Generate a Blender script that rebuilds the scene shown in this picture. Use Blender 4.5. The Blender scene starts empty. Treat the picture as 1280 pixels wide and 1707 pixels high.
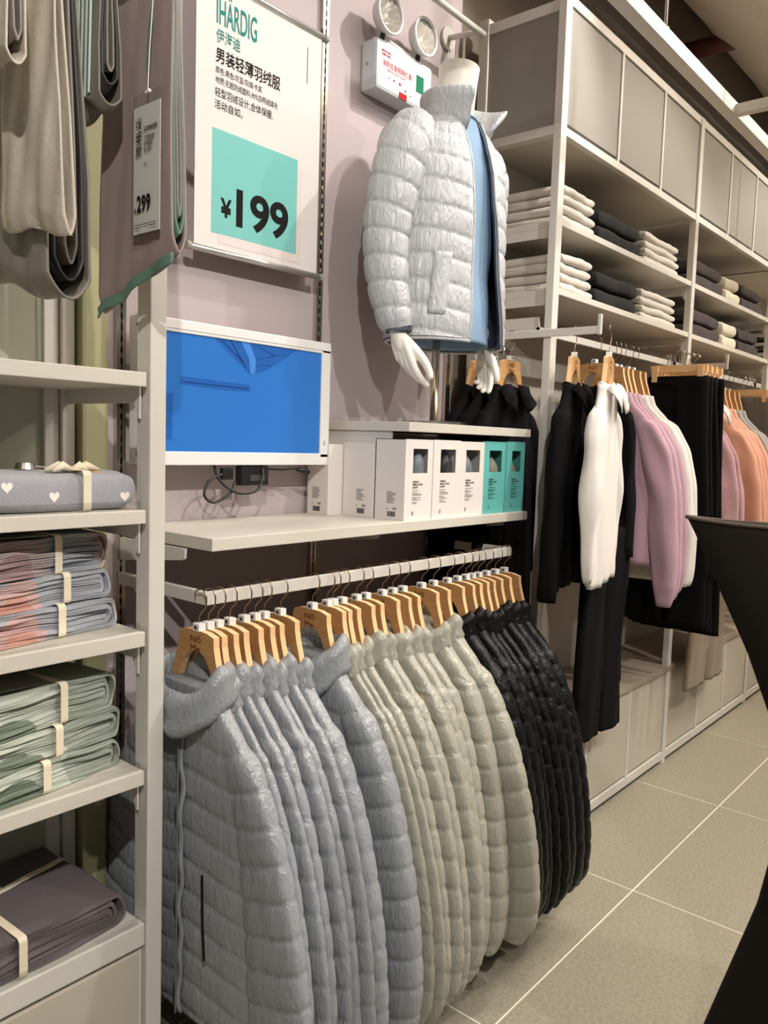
import bpy, bmesh, math, random
import numpy as np
from mathutils import Vector, Matrix
from mathutils.bvhtree import BVHTree
PI = math.pi
sc = bpy.context.scene
COL = sc.collection
# ------------------------------------------------------------------ camera
F, CX, CY = 1345.0, 640.0, 853.5
RX = np.array([0.64656446, -0.04557657, 0.76149667])
RY = np.array([-0.76218574, -0.08053448, 0.64232943])
RZ = np.array([0.03205157, -0.99570928, -0.08680854])
R = np.array([RX, RY, RZ])
cam_d = bpy.data.cameras.new('camera'); cam = bpy.data.objects.new('camera', cam_d); COL.objects.link(cam)
right = R @ np.array([1, 0, 0]); up = -(R @ np.array([0, 1, 0])); back = -(R @ np.array([0, 0, 1]))
cam.matrix_world = Matrix([[right[i], up[i], back[i], (0, 0, 1.5)[i]] for i in range(3)] + [[0, 0, 0, 1]])
cam_d.sensor_fit = 'HORIZONTAL'; cam_d.sensor_width = 36; cam_d.lens = 36 * F / 1280; cam_d.clip_start = 0.05
sc.camera = cam
# ------------------------------------------------------------------ light
sc.view_settings.view_transform = 'Standard'; sc.view_settings.look = 'None'
sc.view_settings.gamma = 1; sc.view_settings.use_curve_mapping = False
sc.view_settings.exposure = -0.32
w = bpy.data.worlds.new('world'); sc.world = w; w.use_nodes = True
w.node_tree.nodes['Background'].inputs[0].default_value = (1.0, 0.98, 0.96, 1)
w.node_tree.nodes['Background'].inputs[1].default_value = 0.17

def spot(loc, tgt, e, size=80, r=0.022, col=(1, .965, .93), blend=.5):
    l = bpy.data.lights.new('ceiling_spot', 'SPOT'); l.energy = e; l.spot_size = math.radians(size); l.spot_blend = blend
    l.shadow_soft_size = r; l.color = col
    o = bpy.data.objects.new('ceiling_spot', l); COL.objects.link(o); o.location = loc
    o.rotation_euler = (Vector(tgt) - Vector(loc)).to_track_quat('-Z', 'Y').to_euler()
spot((2.45, .75, 3.45), (1.7, 1.6, 1.9), 85, 100)
spot((1.1, -.75, 3.1), (1.6, 1.5, 1.2), 125, 75)
spot((3.7, -.1, 3.3), (3.0, 1.5, 1.3), 110, 85)
spot((-.4, -.6, 3.0), (.75, 1.4, 1.5), 215, 70)
spot((5.2, .1, 3.4), (4.8, 1.5, 1.3), 110, 90)
spot((2.6, -.9, 3.2), (2.6, .9, .2), 135, 75)  # extra spot, added to brighten the floor

for px_, py_, e_ in ((2.5, -1.2, 330), (5.6, -.2, 560)):  # unseen upward fill lamps, added to brighten the ceiling and duct
    l = bpy.data.lights.new('added_uplight', 'AREA'); l.energy = e_; l.size = .6; l.color = (1, .96, .9)
    o = bpy.data.objects.new('added_uplight', l); COL.objects.link(o); o.location = (px_, py_, 3.45); o.rotation_euler = (PI, 0, 0)

# ------------------------------------------------------------------ helpers
def s2l(c):
    return tuple(((v / 255) / 12.92 if v / 255 <= .04045 else ((v / 255 + .055) / 1.055) ** 2.4) for v in c)
MATS = {}
def mat(name, rgb, rough=.6, metal=0, bump=None, var=None, spec=.5, emit=None, sheen=0, trans=0, coat=0):
    """bump=(scale xyz, strength, distance); var=(rgb2, scale, lo, hi)"""
    if name in MATS: return MATS[name]
    m = bpy.data.materials.new(name); m.use_nodes = True; nt = m.node_tree; N = nt.nodes; L = nt.links
    b = N['Principled BSDF']; c = s2l(rgb)
    b.inputs['Base Color'].default_value = (*c, 1); b.inputs['Roughness'].default_value = rough
    b.inputs['Metallic'].default_value = metal; b.inputs['Specular IOR Level'].default_value = spec
    b.inputs['Sheen Weight'].default_value = sheen; b.inputs['Transmission Weight'].default_value = trans
    b.inputs['Coat Weight'].default_value = coat
    if emit:
        b.inputs['Emission Color'].default_value = (*c, 1); b.inputs['Emission Strength'].default_value = emit
    tc = N.new('ShaderNodeTexCoord')
    if bump:
        mp = N.new('ShaderNodeMapping'); mp.inputs['Scale'].default_value = bump[0]
        L.new(tc.outputs['Object'], mp.inputs['Vector'])
        nz = N.new('ShaderNodeTexNoise'); nz.inputs['Scale'].default_value = 1; nz.inputs['Detail'].default_value = 5
        nz.inputs['Distortion'].default_value = .6
        L.new(mp.outputs['Vector'], nz.inputs['Vector'])
        bp = N.new('ShaderNodeBump'); bp.inputs['Strength'].default_value = bump[1]; bp.inputs['Distance'].default_value = bump[2]
        L.new(nz.outputs['Fac'], bp.inputs['Height']); L.new(bp.outputs['Normal'], b.inputs['Normal'])
    if var:
        rgb2, scl, lo, hi = var
        nz2 = N.new('ShaderNodeTexNoise'); nz2.inputs['Detail'].default_value = 6; nz2.inputs['Scale'].default_value = 1
        mp2 = N.new('ShaderNodeMapping'); mp2.inputs['Scale'].default_value = scl if isinstance(scl, tuple) else (scl,) * 3
        L.new(tc.outputs['Object'], mp2.inputs['Vector']); L.new(mp2.outputs['Vector'], nz2.inputs['Vector'])
        rp = N.new('ShaderNodeValToRGB'); rp.color_ramp.elements[0].position = lo; rp.color_ramp.elements[1].position = hi
        rp.color_ramp.elements[0].color = (*c, 1); rp.color_ramp.elements[1].color = (*s2l(rgb2), 1)
        L.new(nz2.outputs['Fac'], rp.inputs['Fac']); L.new(rp.outputs['Color'], b.inputs['Base Color'])
    MATS[name] = m
    return m

def nylon(name, rgb, rough=.34, st=.55):
    m = mat(name, rgb, rough, spec=.6); nt = m.node_tree; N = nt.nodes; L = nt.links; tc = N.new('ShaderNodeTexCoord'); last = None
    for scl, dist, strg, pw in (((50, 50, 10), 1.6, st, 4.0), ((20, 20, 9), 1.0, st * .9, 2.0)):
        mp = N.new('ShaderNodeMapping'); mp.inputs['Scale'].default_value = scl; L.new(tc.outputs['Object'], mp.inputs['Vector'])
        nz = N.new('ShaderNodeTexNoise'); nz.inputs['Scale'].default_value = 1; nz.inputs['Detail'].default_value = 2; nz.inputs['Distortion'].default_value = dist
        L.new(mp.outputs['Vector'], nz.inputs['Vector'])
        a = N.new('ShaderNodeMath'); a.operation = 'MULTIPLY_ADD'; a.inputs[1].default_value = 4; a.inputs[2].default_value = -2; L.new(nz.outputs['Fac'], a.inputs[0])
        b = N.new('ShaderNodeMath'); b.operation = 'ABSOLUTE'; L.new(a.outputs[0], b.inputs[0])
        c = N.new('ShaderNodeMath'); c.operation = 'SUBTRACT'; c.inputs[0].default_value = 1; c.use_clamp = True; L.new(b.outputs[0], c.inputs[1])
        d = N.new('ShaderNodeMath'); d.operation = 'POWER'; d.inputs[1].default_value = pw; L.new(c.outputs[0], d.inputs[0])
        bp = N.new('ShaderNodeBump'); bp.inputs['Strength'].default_value = strg; bp.inputs['Distance'].default_value = .004; L.new(d.outputs[0], bp.inputs['Height'])
        if last: L.new(last.outputs['Normal'], bp.inputs['Normal'])
        last = bp
    L.new(last.outputs['Normal'], N['Principled BSDF'].inputs['Normal']); return m
M = dict(
    frame=mat('painted_steel', (206, 202, 192), .42, spec=.4),
    shelf=mat('shelf_laminate', (205, 199, 186), .5, bump=((300,) * 3, .05, .001)),
    panel=mat('grey_beige_panel', (186, 178, 162), .65, bump=((250,) * 3, .06, .001)),
    paneld=mat('panel_grey', (144, 139, 129), .7, bump=((250,) * 3, .06, .001)),
    wall=mat('mauve_paint', (182, 168, 168), .8, bump=((160,) * 3, .08, .001)),
    taupe=mat('taupe_paint', (146, 134, 120), .85),
    green=mat('pale_green_panel', (168, 168, 148), .5),
    khaki=mat('khaki_column', (150, 147, 110), .6),
    dark=mat('painted_shade', (30, 27, 25), .8),  # near-black that stands in for shade in slots and door gaps
    steel=mat('steel', (200, 195, 185), .22, 1),
    bronze=mat('bronze_wire', (150, 128, 108), .3, 1),
    brass=mat('satin_pole', (200, 190, 176), .2, 1),
    wood=mat('beech_wood', (192, 146, 94), .45, var=((172, 124, 76), (14, 14, 90), .35, .75), bump=((40, 40, 300), .1, .001)),
    wood2=mat('pale_beech_edge', (232, 190, 140), .5),
    white=mat('white_plastic', (225, 224, 220), .35),
    blackp=mat('black_plastic', (22, 22, 23), .4),
    ink=mat('black_ink', (28, 26, 24), .8, spec=.1),
    teal_ink=mat('teal_ink', (40, 128, 118), .8, spec=.1),
    red_ink=mat('red_ink', (190, 30, 40), .7, spec=.2),
    green_ink=mat('green_ink', (10, 120, 85), .7, spec=.2),
    brown_ink=mat('burnt_brown', (96, 50, 22), .8, spec=.1),
    paper=mat('banner_paper', (214, 209, 204), .7, spec=.2),
    teal=mat('teal_print', (116, 184, 177), .7, spec=.2),
    pinkpr=mat('pale_pink_print', (214, 202, 198), .7, spec=.2),
    alu=mat('aluminium_tube', (205, 203, 198), .3, .7),
    mannequin=mat('mannequin_white', (236, 232, 218), .4),
    nyblue=nylon('nylon_blue_grey', (145, 149, 152), .34, .30),
    nybeige=nylon('nylon_sage_beige', (162, 160, 146), .33, .30),
    nyblack=nylon('nylon_black', (7, 7, 8), .42, .25),
    nywhite=nylon('nylon_pale_grey', (188, 190, 192), .36, .42),
    lining=mat('navy_lining', (62, 70, 88), .5),
    facing=mat('blue_grey_facing', (130, 146, 172), .5),
    tee=mat('light_blue_knit', (132, 160, 186), .85, bump=((400,) * 3, .3, .001)),
    zipm=mat('zip_grey', (120, 124, 128), .4, .3),
    cream=mat('cream_ribbon', (228, 216, 190), .8),
    boxw=mat('white_card', (222, 215, 208), .7, spec=.3),
    boxt=mat('teal_card', (98, 178, 170), .65, spec=.3),
    glass=mat('clear_glass', (255, 255, 255), .05, trans=1),
    film=None,
    brownst=mat('dark_brown_stretch', (28, 23, 18), .9, bump=((500,) * 3, .15, .001), spec=.2),
)
def film_mat():
    m = bpy.data.materials.new('clear_film'); m.use_nodes = True; nt = m.node_tree; N = nt.nodes; L = nt.links; N.remove(N['Principled BSDF'])
    tr = N.new('ShaderNodeBsdfTransparent'); tr.inputs[0].default_value = (.93, .94, .94, 1); gl_ = N.new('ShaderNodeBsdfGlossy'); gl_.inputs['Roughness'].default_value = .08
    mx_ = N.new('ShaderNodeMixShader'); mx_.inputs[0].default_value = .06; L.new(tr.outputs[0], mx_.inputs[1]); L.new(gl_.outputs[0], mx_.inputs[2])
    L.new(mx_.outputs[0], N['Material Output'].inputs[0]); return m
M['film'] = film_mat()
M['nyblack'].node_tree.nodes['Principled BSDF'].inputs['Specular IOR Level'].default_value = .3
WL = {}
def wl(o): return WL.get(o, Vector((0, 0, 0)))
def mesh_obj(name, V, Fc, m, parent=None, smooth=True, origin=None, mats=None, mi=None):
    V = np.asarray(V, dtype=float).reshape(-1, 3)
    if origin is None: origin = ((V[:, 0].min() + V[:, 0].max()) / 2, (V[:, 1].min() + V[:, 1].max()) / 2, V[:, 2].min())
    origin = Vector(origin)
    me = bpy.data.meshes.new(name); me.from_pydata((V - np.array(origin)).tolist(), [], [tuple(f) for f in Fc]); me.update()
    if smooth: me.polygons.foreach_set('use_smooth', [True] * len(me.polygons))
    for mm in (mats or [m]): me.materials.append(mm)
    if mi is not None: me.polygons.foreach_set('material_index', mi)
    o = bpy.data.objects.new(name, me); COL.objects.link(o)
    o.location = origin - (wl(parent) if parent else Vector())
    if parent: o.parent = parent
    WL[o] = origin
    return o
def thing(name, loc, label, cat, group=None):
    o = bpy.data.objects.new(name, None); COL.objects.link(o); o.location = loc; o.empty_display_size = .05
    WL[o] = Vector(loc); tag(o, label, cat, group); return o
def tag(o, label, cat, group=None):
    o['label'] = label; o['category'] = cat
    if group: o['group'] = group
    return o
def struct(o): o['kind'] = 'structure'; return o
def dup(root, loc, rz=0, label=None, group=None):
    c = root.copy(); COL.objects.link(c); c.location = loc; c.rotation_euler = (0, 0, rz); WL[c] = Vector(loc)
    if label: c['label'] = label
    if group: c['group'] = group
    for ch in root.children:
        d = ch.copy(); COL.objects.link(d); d.parent = c
        for g in ch.children:
            e = g.copy(); COL.objects.link(e); e.parent = d
    return c
class MB:
    def __init__(s): s.V = []; s.F = []
    def add(s, V, Fc):
        n = len(s.V); s.V += [tuple(v) for v in V]; s.F += [tuple(i + n for i in f) for f in Fc]; return s
    def box(s, x0, x1, y0, y1, z0, z1, b=0.0):
        if b <= 0:
            V = [(x, y, z) for x in (x0, x1) for y in (y0, y1) for z in (z0, z1)]
            return s.add(V, [(0, 1, 3, 2), (4, 6, 7, 5), (0, 4, 5, 1), (2, 3, 7, 6), (0, 2, 6, 4), (1, 5, 7, 3)])
        bm = bmesh.new(); bmesh.ops.create_cube(bm, size=1)
        for v in bm.verts: v.co = Vector(((x0 + x1) / 2 + v.co.x * (x1 - x0), (y0 + y1) / 2 + v.co.y * (y1 - y0), (z0 + z1) / 2 + v.co.z * (z1 - z0)))
        bmesh.ops.bevel(bm, geom=bm.edges[:], offset=b, segments=2, affect='EDGES', profile=.6)
        bm.verts.index_update()
        s.add([v.co[:] for v in bm.verts], [[v.index for v in f.verts] for f in bm.faces]); bm.free(); return s
    def tube(s, pts, r, n=8, caps=True):
        pts = [Vector(p) for p in pts]; rs = r if isinstance(r, (list, tuple)) else [r] * len(pts)
        prev = None; rings = []
        for i, p in enumerate(pts):
            t = (pts[min(i + 1, len(pts) - 1)] - pts[max(i - 1, 0)]).normalized()
            if prev is None: a = t.orthogonal().normalized()
            else: a = (prev - t * prev.dot(t)).normalized()
            prev = a; b = t.cross(a)
            rings.append([p + (a * math.cos(2 * PI * k / n) + b * math.sin(2 * PI * k / n)) * rs[i] for k in range(n)])
        V = [v for rg in rings for v in rg]; Fc = []
        for i in range(len(rings) - 1):
            for k in range(n): Fc.append((i * n + k, i * n + (k + 1) % n, (i + 1) * n + (k + 1) % n, (i + 1) * n + k))
        if caps: Fc += [tuple(range(n))[::-1], tuple(range((len(rings) - 1) * n, len(rings) * n))]
        return s.add(V, Fc)
    def prism(s, poly, axis, a0, a1):
        """poly 2D list extruded along axis 'x','y','z' between a0,a1"""
        n = len(poly); V = []
        for a in (a0, a1):
            for (u, v) in poly: V.append({'x': (a, u, v), 'y': (u, a, v), 'z': (u, v, a)}[axis])
        Fc = [tuple(range(n))[::-1], tuple(range(n, 2 * n))] + [(i, (i + 1) % n, n + (i + 1) % n, n + i) for i in range(n)]
        return s.add(V, Fc)
    def grid(s, G, cu=False, cv=False, cap0=False, cap1=False):
        nv, nu = G.shape[:2]; Fc = []
        for i in range(nv if cv else nv - 1):
            for k in range(nu if cu else nu - 1):
                Fc.append((i * nu + k, i * nu + (k + 1) % nu, ((i + 1) % nv) * nu + (k + 1) % nu, ((i + 1) % nv) * nu + k))
        if cap0: Fc.append(tuple(range(nu))[::-1])
        if cap1: Fc.append(tuple(range((nv - 1) * nu, nv * nu)))
        return s.add(G.reshape(-1, 3), Fc)
    def build(s, name, m, parent=None, smooth=False, **k): return mesh_obj(name, s.V, s.F, m, parent, smooth, **k)
def text(s, box, plane, m, parent, name='lettering', bold=0.0, align='LEFT', rot=None, res=2):
    """fit text in box (u0,v0,u1,v1) on plane ('y',y) facing -Y (u=x) or ('x',x) facing -X (u=-y) ; v=z"""
    cu = bpy.data.curves.new('txt', 'FONT'); cu.body = s; cu.resolution_u = res; cu.offset = bold; cu.align_x = align; cu.space_line = 1.05
    o = bpy.data.objects.new('txt', cu); COL.objects.link(o); dg = bpy.context.evaluated_depsgraph_get()
    me = bpy.data.meshes.new_from_object(o.evaluated_get(dg)); V = np.array([v.co[:] for v in me.vertices]); Fc = [tuple(p.vertices) for p in me.polygons]
    bpy.data.objects.remove(o); bpy.data.curves.remove(cu); bpy.data.meshes.remove(me)
    if len(V) == 0: return None
    if rot:
        c, s_ = math.cos(rot), math.sin(rot); V = np.stack([V[:, 0] * c - V[:, 1] * s_, V[:, 0] * s_ + V[:, 1] * c, V[:, 2]], 1)
    mn = V.min(0); mx = V.max(0); u0, v0, u1, v1 = box
    U = u0 + (V[:, 0] - mn[0]) / (mx[0] - mn[0]) * (u1 - u0); W = v0 + (V[:, 1] - mn[1]) / (mx[1] - mn[1]) * (v1 - v0)
    if plane[0] == 'y': P = np.stack([U, np.full_like(U, plane[1]), W], 1)
    else: P = np.stack([np.full_like(U, plane[1]), -U, W], 1)
    return mesh_obj(name, P, Fc, m, parent, False)
def interp(x, xs, ys): return np.interp(x, xs, ys)
def spline(pts, n):
    P = np.array(pts, float); out = []; k = len(P)
    for i in range(k - 1):
        p0 = P[max(i - 1, 0)]; p1 = P[i]; p2 = P[i + 1]; p3 = P[min(i + 2, k - 1)]
        for t in np.linspace(0, 1, n, endpoint=False):
            out.append(.5 * ((2 * p1) + (-p0 + p2) * t + (2 * p0 - 5 * p1 + 4 * p2 - p3) * t * t + (-p0 + 3 * p1 - 3 * p2 + p3) * t ** 3))
    out.append(P[-1]); return np.array(out)

# ================================================================== SETTING
# floor: tiles as pieces, with pale grout below
W0 = 1.72
fl = struct(MB().box(-3, 9, -3, 1.9, -.06, -.0007).build('floor', mat('grout', (222, 216, 198), .8)))
tile_m = mat('stone_tile', (150, 145, 128), .55, var=((132, 126, 108), (90, 90, 90), .35, .7), bump=((220,) * 3, .12, .002), spec=.4)
TX, TY = .892, .60
k0 = None
x0 = 2.5920 - 5 * TX
for i in range(12):
    for j in range(-5, 3):
        xa = x0 + i * TX; ya = 1.020 + j * TY - TY
        xb = xa + TX; yb = ya + TY
        if ya >= 1.72: continue
        yb = min(yb, 1.72)
        g = .0026
        if xb / max(1e-3, 1) < -.5 or xa > 8: continue
        MB().box(xa + g, xb - g, ya + g, yb - g, -.0007, 0).build('tile', tile_m, fl)
struct(MB().box(-3, 2.372, W0, W0 + .1, 0, 4.5).build('wall_back', M['wall']))
struct(MB().box(2.372, 9, W0 + .06, W0 + .16, 0, 4.5).build('wall_far', M['taupe']))
struct(MB().box(-3, 9, -3, 1.9, 4.5, 4.6).build('ceiling', mat('ceiling_grey', (176, 164, 152), .9)))

# slotted uprights on wall
def upright(x, label, z0=.0, z1=2.9):
    t = thing('slotted_upright', (x, W0 - .008, z0), label, 'wall rail')
    b = MB(); b.box(x - .012, x - .003, W0 - .014, W0 - .001, z0, z1); b.box(x + .003, x + .012, W0 - .014, W0 - .001, z0, z1); b.box(x - .003, x + .003, W0 - .006, W0 - .001, z0, z1)
    b.build('channel', M['steel'], t)
    s = MB(); z = z0 + .05
    while z < z1: s.box(x - .0028, x + .0028, W0 - .0075, W0 - .0062, z, z + .014); z += .026
    s.build('slots', M['dark'], t)['kind'] = 'stuff'  # dark plates paint the shade inside the punched slots
upright(1.70, 'slotted steel wall upright beside the hanging price banner')
upright(1.055, 'slotted steel wall upright behind the white corner post')
upright(2.352, 'slotted steel wall upright at the right end of the mauve wall')

# ================================================================== LEFT UNIT
lu = thing('shelving_frame', (.93, 1.5, 0), 'off-white metal frame of the left bedding shelf unit', 'shelving unit')
b = MB(); b.box(.913, .950, 1.375, 1.412, 0, 2.75, .003); b.box(.9135, .932, 1.412, 1.420, 0, 2.75); b.build('post', M['frame'], lu)
MB().box(.895, .925, 1.68, 1.715, 0, 2.75, .003).build('post', M['frame'], lu)
MB().box(.86, .893, 1.69, 1.717, 0, 2.75, .003).build('trim_strip', M['frame'], lu)
MB().box(-.35, .86, 1.70, 1.717, 0, 2.75).build('back_panel', M['green'], lu)
MB().box(-.35, .95, 1.66, 1.70, 2.70, 2.75).build('rail', M['frame'], lu)
struct(MB().box(.93, .995, 1.66, 1.719, 0, 3.2, .01).build('trim_1', M['khaki']))
def shelf_bracket(parent, x, z, y0=1.40, y1=1.69, th=.004, h=.032, name='bracket'):
    poly = [(y1, z), (y1, z - h), (y0 + .02, z - h), (y0 + .004, z - h - .03), (y0, z - h - .03), (y0, z)]
    return MB().prism(poly, 'x', x - th / 2, x + th / 2).build(name, M['frame'], parent)
for z, th, lab in ((1.619, .028, 'top shelf of the left bedding unit, empty and seen from below'), (1.351, .027, 'left unit shelf carrying the heart-patterned grey bundle'),
                   (1.108, .030, 'left unit shelf carrying three grey and coral bundles'), (.822, .030, 'left unit shelf carrying three sage green bundles')):
    t = thing('shelf', (.3, 1.54, z - th), lab, 'shelf')
    MB().box(-.35, .905, 1.375, 1.70, z - th, z, .002).build('board', M['shelf'], t)
    shelf_bracket(t, .907, z - th + .001)
for z, yy in ((1.351, 1.385), (1.108, 1.385), (.822, 1.385), (.493, 1.385)):
    tag(MB().box(-.35, .9, yy - .001, yy + .001, z, z + .018).build('shelf_guard', M['film']), {1.351: 'clear acrylic lip in front of the heart-patterned bundle', 1.108: 'clear acrylic lip in front of the grey and coral bundles', .822: 'clear acrylic lip in front of the sage green bundles', .493: 'clear acrylic lip in front of the dark grey bundle'}[z], 'shelf guard')
lc = thing('base_cabinet', (.3, 1.54, 0), 'off-white base cabinet under the left bedding shelves', 'cabinet')
MB().box(-.35, .912, 1.380, 1.70, .445, .493, .003).build('top', M['frame'], lc)
MB().box(-.35, .912, 1.392, 1.70, .0, .437).build('body', M['frame'], lc)
MB().box(-.35, .900, 1.381, 1.392, .06, .435, .002).build('drawer_front', M['panel'], lc)

# ================================================================== CENTRE SHELVES
t = thing('wall_shelf', (1.72, 1.545, 1.255), 'lower off-white wall shelf carrying the jacket boxes, above the puffer rail', 'shelf')
MB().box(1.065, 2.372, 1.372, 1.705, 1.255, 1.283, .002).build('board', M['shelf'], t)
for x in (1.055, 1.70, 2.352):
    MB().prism([(W0 - .015, 1.254), (W0 - .015, 1.20), (1.46, 1.228), (1.452, 1.232), (1.45, 1.254)], 'x', x - .003, x + .003).build('bracket', M['frame'], t)
t = thing('wall_shelf', (2.04, 1.545, 1.53), 'upper wall shelf under the headless mannequin', 'shelf')
MB().box(1.722, 2.370, 1.372, 1.705, 1.530, 1.556, .002).build('board', M['shelf'], t)
for x in (1.732, 2.352):
    MB().prism([(W0 - .015, 1.529), (W0 - .015, 1.47), (1.45, 1.502), (1.44, 1.506), (1.44, 1.529)], 'x', x - .003, x + .003).build('bracket', M['frame'], t)

# hanging rail
t = thing('clothes_rail', (1.65, 1.40, 1.14), 'white rectangular wall rail holding the down jackets', 'clothes rail')
MB().box(1.048, 2.272, 1.367, 1.381, 1.142, 1.170, .0015).build('bar', M['frame'], t)
for x in (1.055, 2.265):
    MB().box(x - .007, x + .007, 1.381, W0 - .012, 1.142, 1.170, .0015).build('arm', M['frame'], t)

# ================================================================== RIGHT UNIT
bays = [2.50, 3.775, 5.05, 6.325, 7.6]
ru = thing('shelving_frame', (5.0, 1.55, 0), 'long off-white metal frame of the right clothing fixture', 'shelving unit')
for i, x in enumerate(bays):
    MB().box(x - .02, x + .02, 1.375, 1.405, 0, 2.995, .003).build('post', M['frame'], ru)
    MB().box(x - .02, x + .02, 1.68, 1.72, 0, 2.995, .003).build('post', M['frame'], ru)
    for z0, z1 in ((2.545, 2.575), (2.94, 2.975)):
        MB().box(x - .018, x + .018, 1.405, 1.68, z0, z1).build('side_rail', M['frame'], ru)
for i in range(4):
    xa, xb = bays[i] + .02, bays[i + 1] - .02
    MB().box(xa, xb, 1.378, 1.402, 2.545, 2.573, .002).build('rail', M['frame'], ru)
    MB().box(xa, xb, 1.378, 1.402, 2.962, 2.995, .002).build('rail', M['frame'], ru)
    MB().box(xa, xb, 1.705, 1.72, 0.0, 2.96).build('back_panel', M['panel'], ru)
    wdt = (xb - xa) / 3
    uc = thing('wall_cabinet', ((xa + xb) / 2, 1.54, 2.575), 'closed overhead cabinet with three taupe doors, %s bay from the left' % ('first', 'second', 'third', 'fourth')[i], 'cabinet')
    MB().box(xa - .03, xb + .03, 1.41, 1.70, 2.553, 2.60).build('body', M['panel'], uc)
    MB().box(xa - .03, xb + .03, 1.41, 1.70, 2.93, 2.96).build('body_top', M['panel'], uc)
    if i == 0: MB().box(2.488, 2.494, 1.405, 1.70, 2.575, 2.94).build('side_panel', M['paneld'], uc)
    for k in range(3):
        da, db = xa + k * wdt, xa + (k + 1) * wdt
        MB().box(da + .006, db - .006, 1.384, 1.396, 2.588, 2.958, .001).build('door', M['paneld'], uc)
        if k: MB().box(da - .008, da + .008, 1.379, 1.402, 2.573, 2.962).build('divider', M['frame'], uc)
    MB().box(xa, xb, 1.398, 1.402, 2.575, 2.96).build('gap_shade_sheet', M['dark'], uc)  # dark sheet behind the doors paints the shade in their gaps
    bc = thing('base_cabinet', ((xa + xb) / 2, 1.54, 0), 'low base cabinet with three panel doors under the clothes rails, %s bay from the left' % ('first', 'second', 'third', 'fourth')[i], 'cabinet')
    MB().box(xa - .02, xb + .02, 1.372, 1.70, .455, .482, .002).build('top', mat('shaded_taupe_top', (160, 146, 128), .6), bc)  # top made darker: its shading is put into the base colour
    MB().box(xa - .02, xb + .02, 1.40, 1.70, .0, .455).build('body', M['panel'], bc)
    MB().box(xa - .0, xb + .0, 1.376, 1.40, .022, .060, .002).build('plinth', M['frame'], bc)
    MB().box(xa - .0, xb + .0, 1.394, 1.399, .0, .45).build('gap_shade_sheet', M['dark'], bc)  # dark sheet painting the shade between the lower doors
    for k in range(3):
        da, db = xa + k * wdt, xa + (k + 1) * wdt
        MB().box(da + .008, db - .008, 1.382, 1.393, .070, .448, .001).build('door', M['panel'], bc)
        if k: MB().box(da - .009, da + .009, 1.377, 1.395, .060, .455).build('divider', M['frame'], bc)
    for z, nm in ((2.272, 'upper'), (2.043, 'lower')):
        sh = thing('shelf', ((xa + xb) / 2, 1.54, z - .02), '%s open shelf for folded clothes in the %s bay of the right fixture' % (nm, ('first', 'second', 'third', 'fourth')[i]), 'shelf')
        MB().box(xa + .002, xb - .002, 1.378, 1.70, z - .022, z, .002).build('board', M['shelf'], sh)
        for x in (xa + .004, xb - .004): shelf_bracket(sh, x, z - .022, 1.40, 1.69)
# rails in bays
for i in range(4):
    xa, xb = bays[i] + .02, bays[i + 1] - .02
    r = thing('clothes_rail', ((xa + xb) / 2, 1.45, 1.90), 'white clothes rail of the %s bay in the right fixture' % ('first', 'second', 'third', 'fourth')[i], 'clothes rail')
    MB().box(xa, xb, 1.442, 1.458, 1.89, 1.915, .001).build('bar', M['frame'], r)
    for x in (xa + .003, xb - .003): MB().prism([(1.45, 1.95), (1.69, 1.95), (1.69, 1.88), (1.44, 1.88)], 'x', x - .003, x + .003).build('bracket', M['frame'], r)
for i, lab in ((0, 'straight display arm with upturned tip on the first fixture post'), (1, 'straight display arm with upturned tip on the second fixture post')):
    x = bays[i]
    a = thing('faceout_bar', (x, 1.4, 1.87), lab, 'faceout bar')
    MB().box(x - .028, x - .021, 1.20, 1.69, 1.872, 1.898, .002).build('bar', M['frame'], a)
    MB().box(x - .030, x - .019, 1.190, 1.204, 1.868, 1.935, .004).build('tip', M['frame'], a)

# ================================================================== BANNER
bn = thing('price_banner', (1.43, 1.66, 1.96), 'white hanging price banner with teal square and large 199', 'banner')
Gp = np.zeros((2, 9, 3)); xs = np.linspace(1.222, 1.640, 9)
b = MB(); b.box(1.222, 1.640, 1.6615, 1.6625, 1.965, 2.60); b.build('sheet', M['paper'], bn)
MB().tube([(1.205, 1.662, 1.958), (1.655, 1.662, 1.958)], .0085, 14).build('bottom_rod', M['alu'], bn, True)
MB().tube([(1.205, 1.662, 2.604), (1.655, 1.662, 2.604)], .0085, 14).build('top_rod', M['alu'], bn, True)
for x in (1.205, 1.655):
    for z in (1.958, 2.604): MB().tube([(x - .006, 1.662, z), (x + .006, 1.662, z)], .0105, 12).build('end_cap', mat('grey_cap', (150, 146, 140), .5), bn)
MB().tube([(1.645, 1.662, 2.612), (1.648, 1.668, 2.632), (1.665, 1.69, 2.636), (1.69, 1.71, 2.63)], .0018, 6).build('hook', M['blackp'], bn)
MB().tube([(1.3, 1.662, 2.612), (1.30, 1.668, 2.66), (1.30, 1.715, 2.66)], .0018, 6).build('hook', M['blackp'], bn)
yb = 1.6608
MB().box(1.273, 1.559, yb, yb + .0004, 2.003, 2.253).build('teal_square', M['teal'], bn)
b = MB(); b.box(1.559, 1.576, yb + .0001, yb + .0005, 1.980, 2.229); b.box(1.295, 1.559, yb + .0001, yb + .0005, 1.980, 2.003); b.build('square_shadow_print', M['pinkpr'], bn)
yt = ('y', yb - .0006)
text('IHÄRDIG', (1.281, 2.498, 1.408, 2.572), yt, M['teal_ink'], bn, bold=.008, res=5)
text('伊海迪', (1.281, 2.455, 1.355, 2.488), yt, M['teal_ink'], bn, bold=.003)
text('男装轻薄羽绒服', (1.280, 2.408, 1.490, 2.444), yt, M['ink'], bn, bold=.008)
text('颜色:黑色/灰蓝/灰绿/卡其', (1.280, 2.383, 1.427, 2.399), yt, M['ink'], bn)
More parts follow.
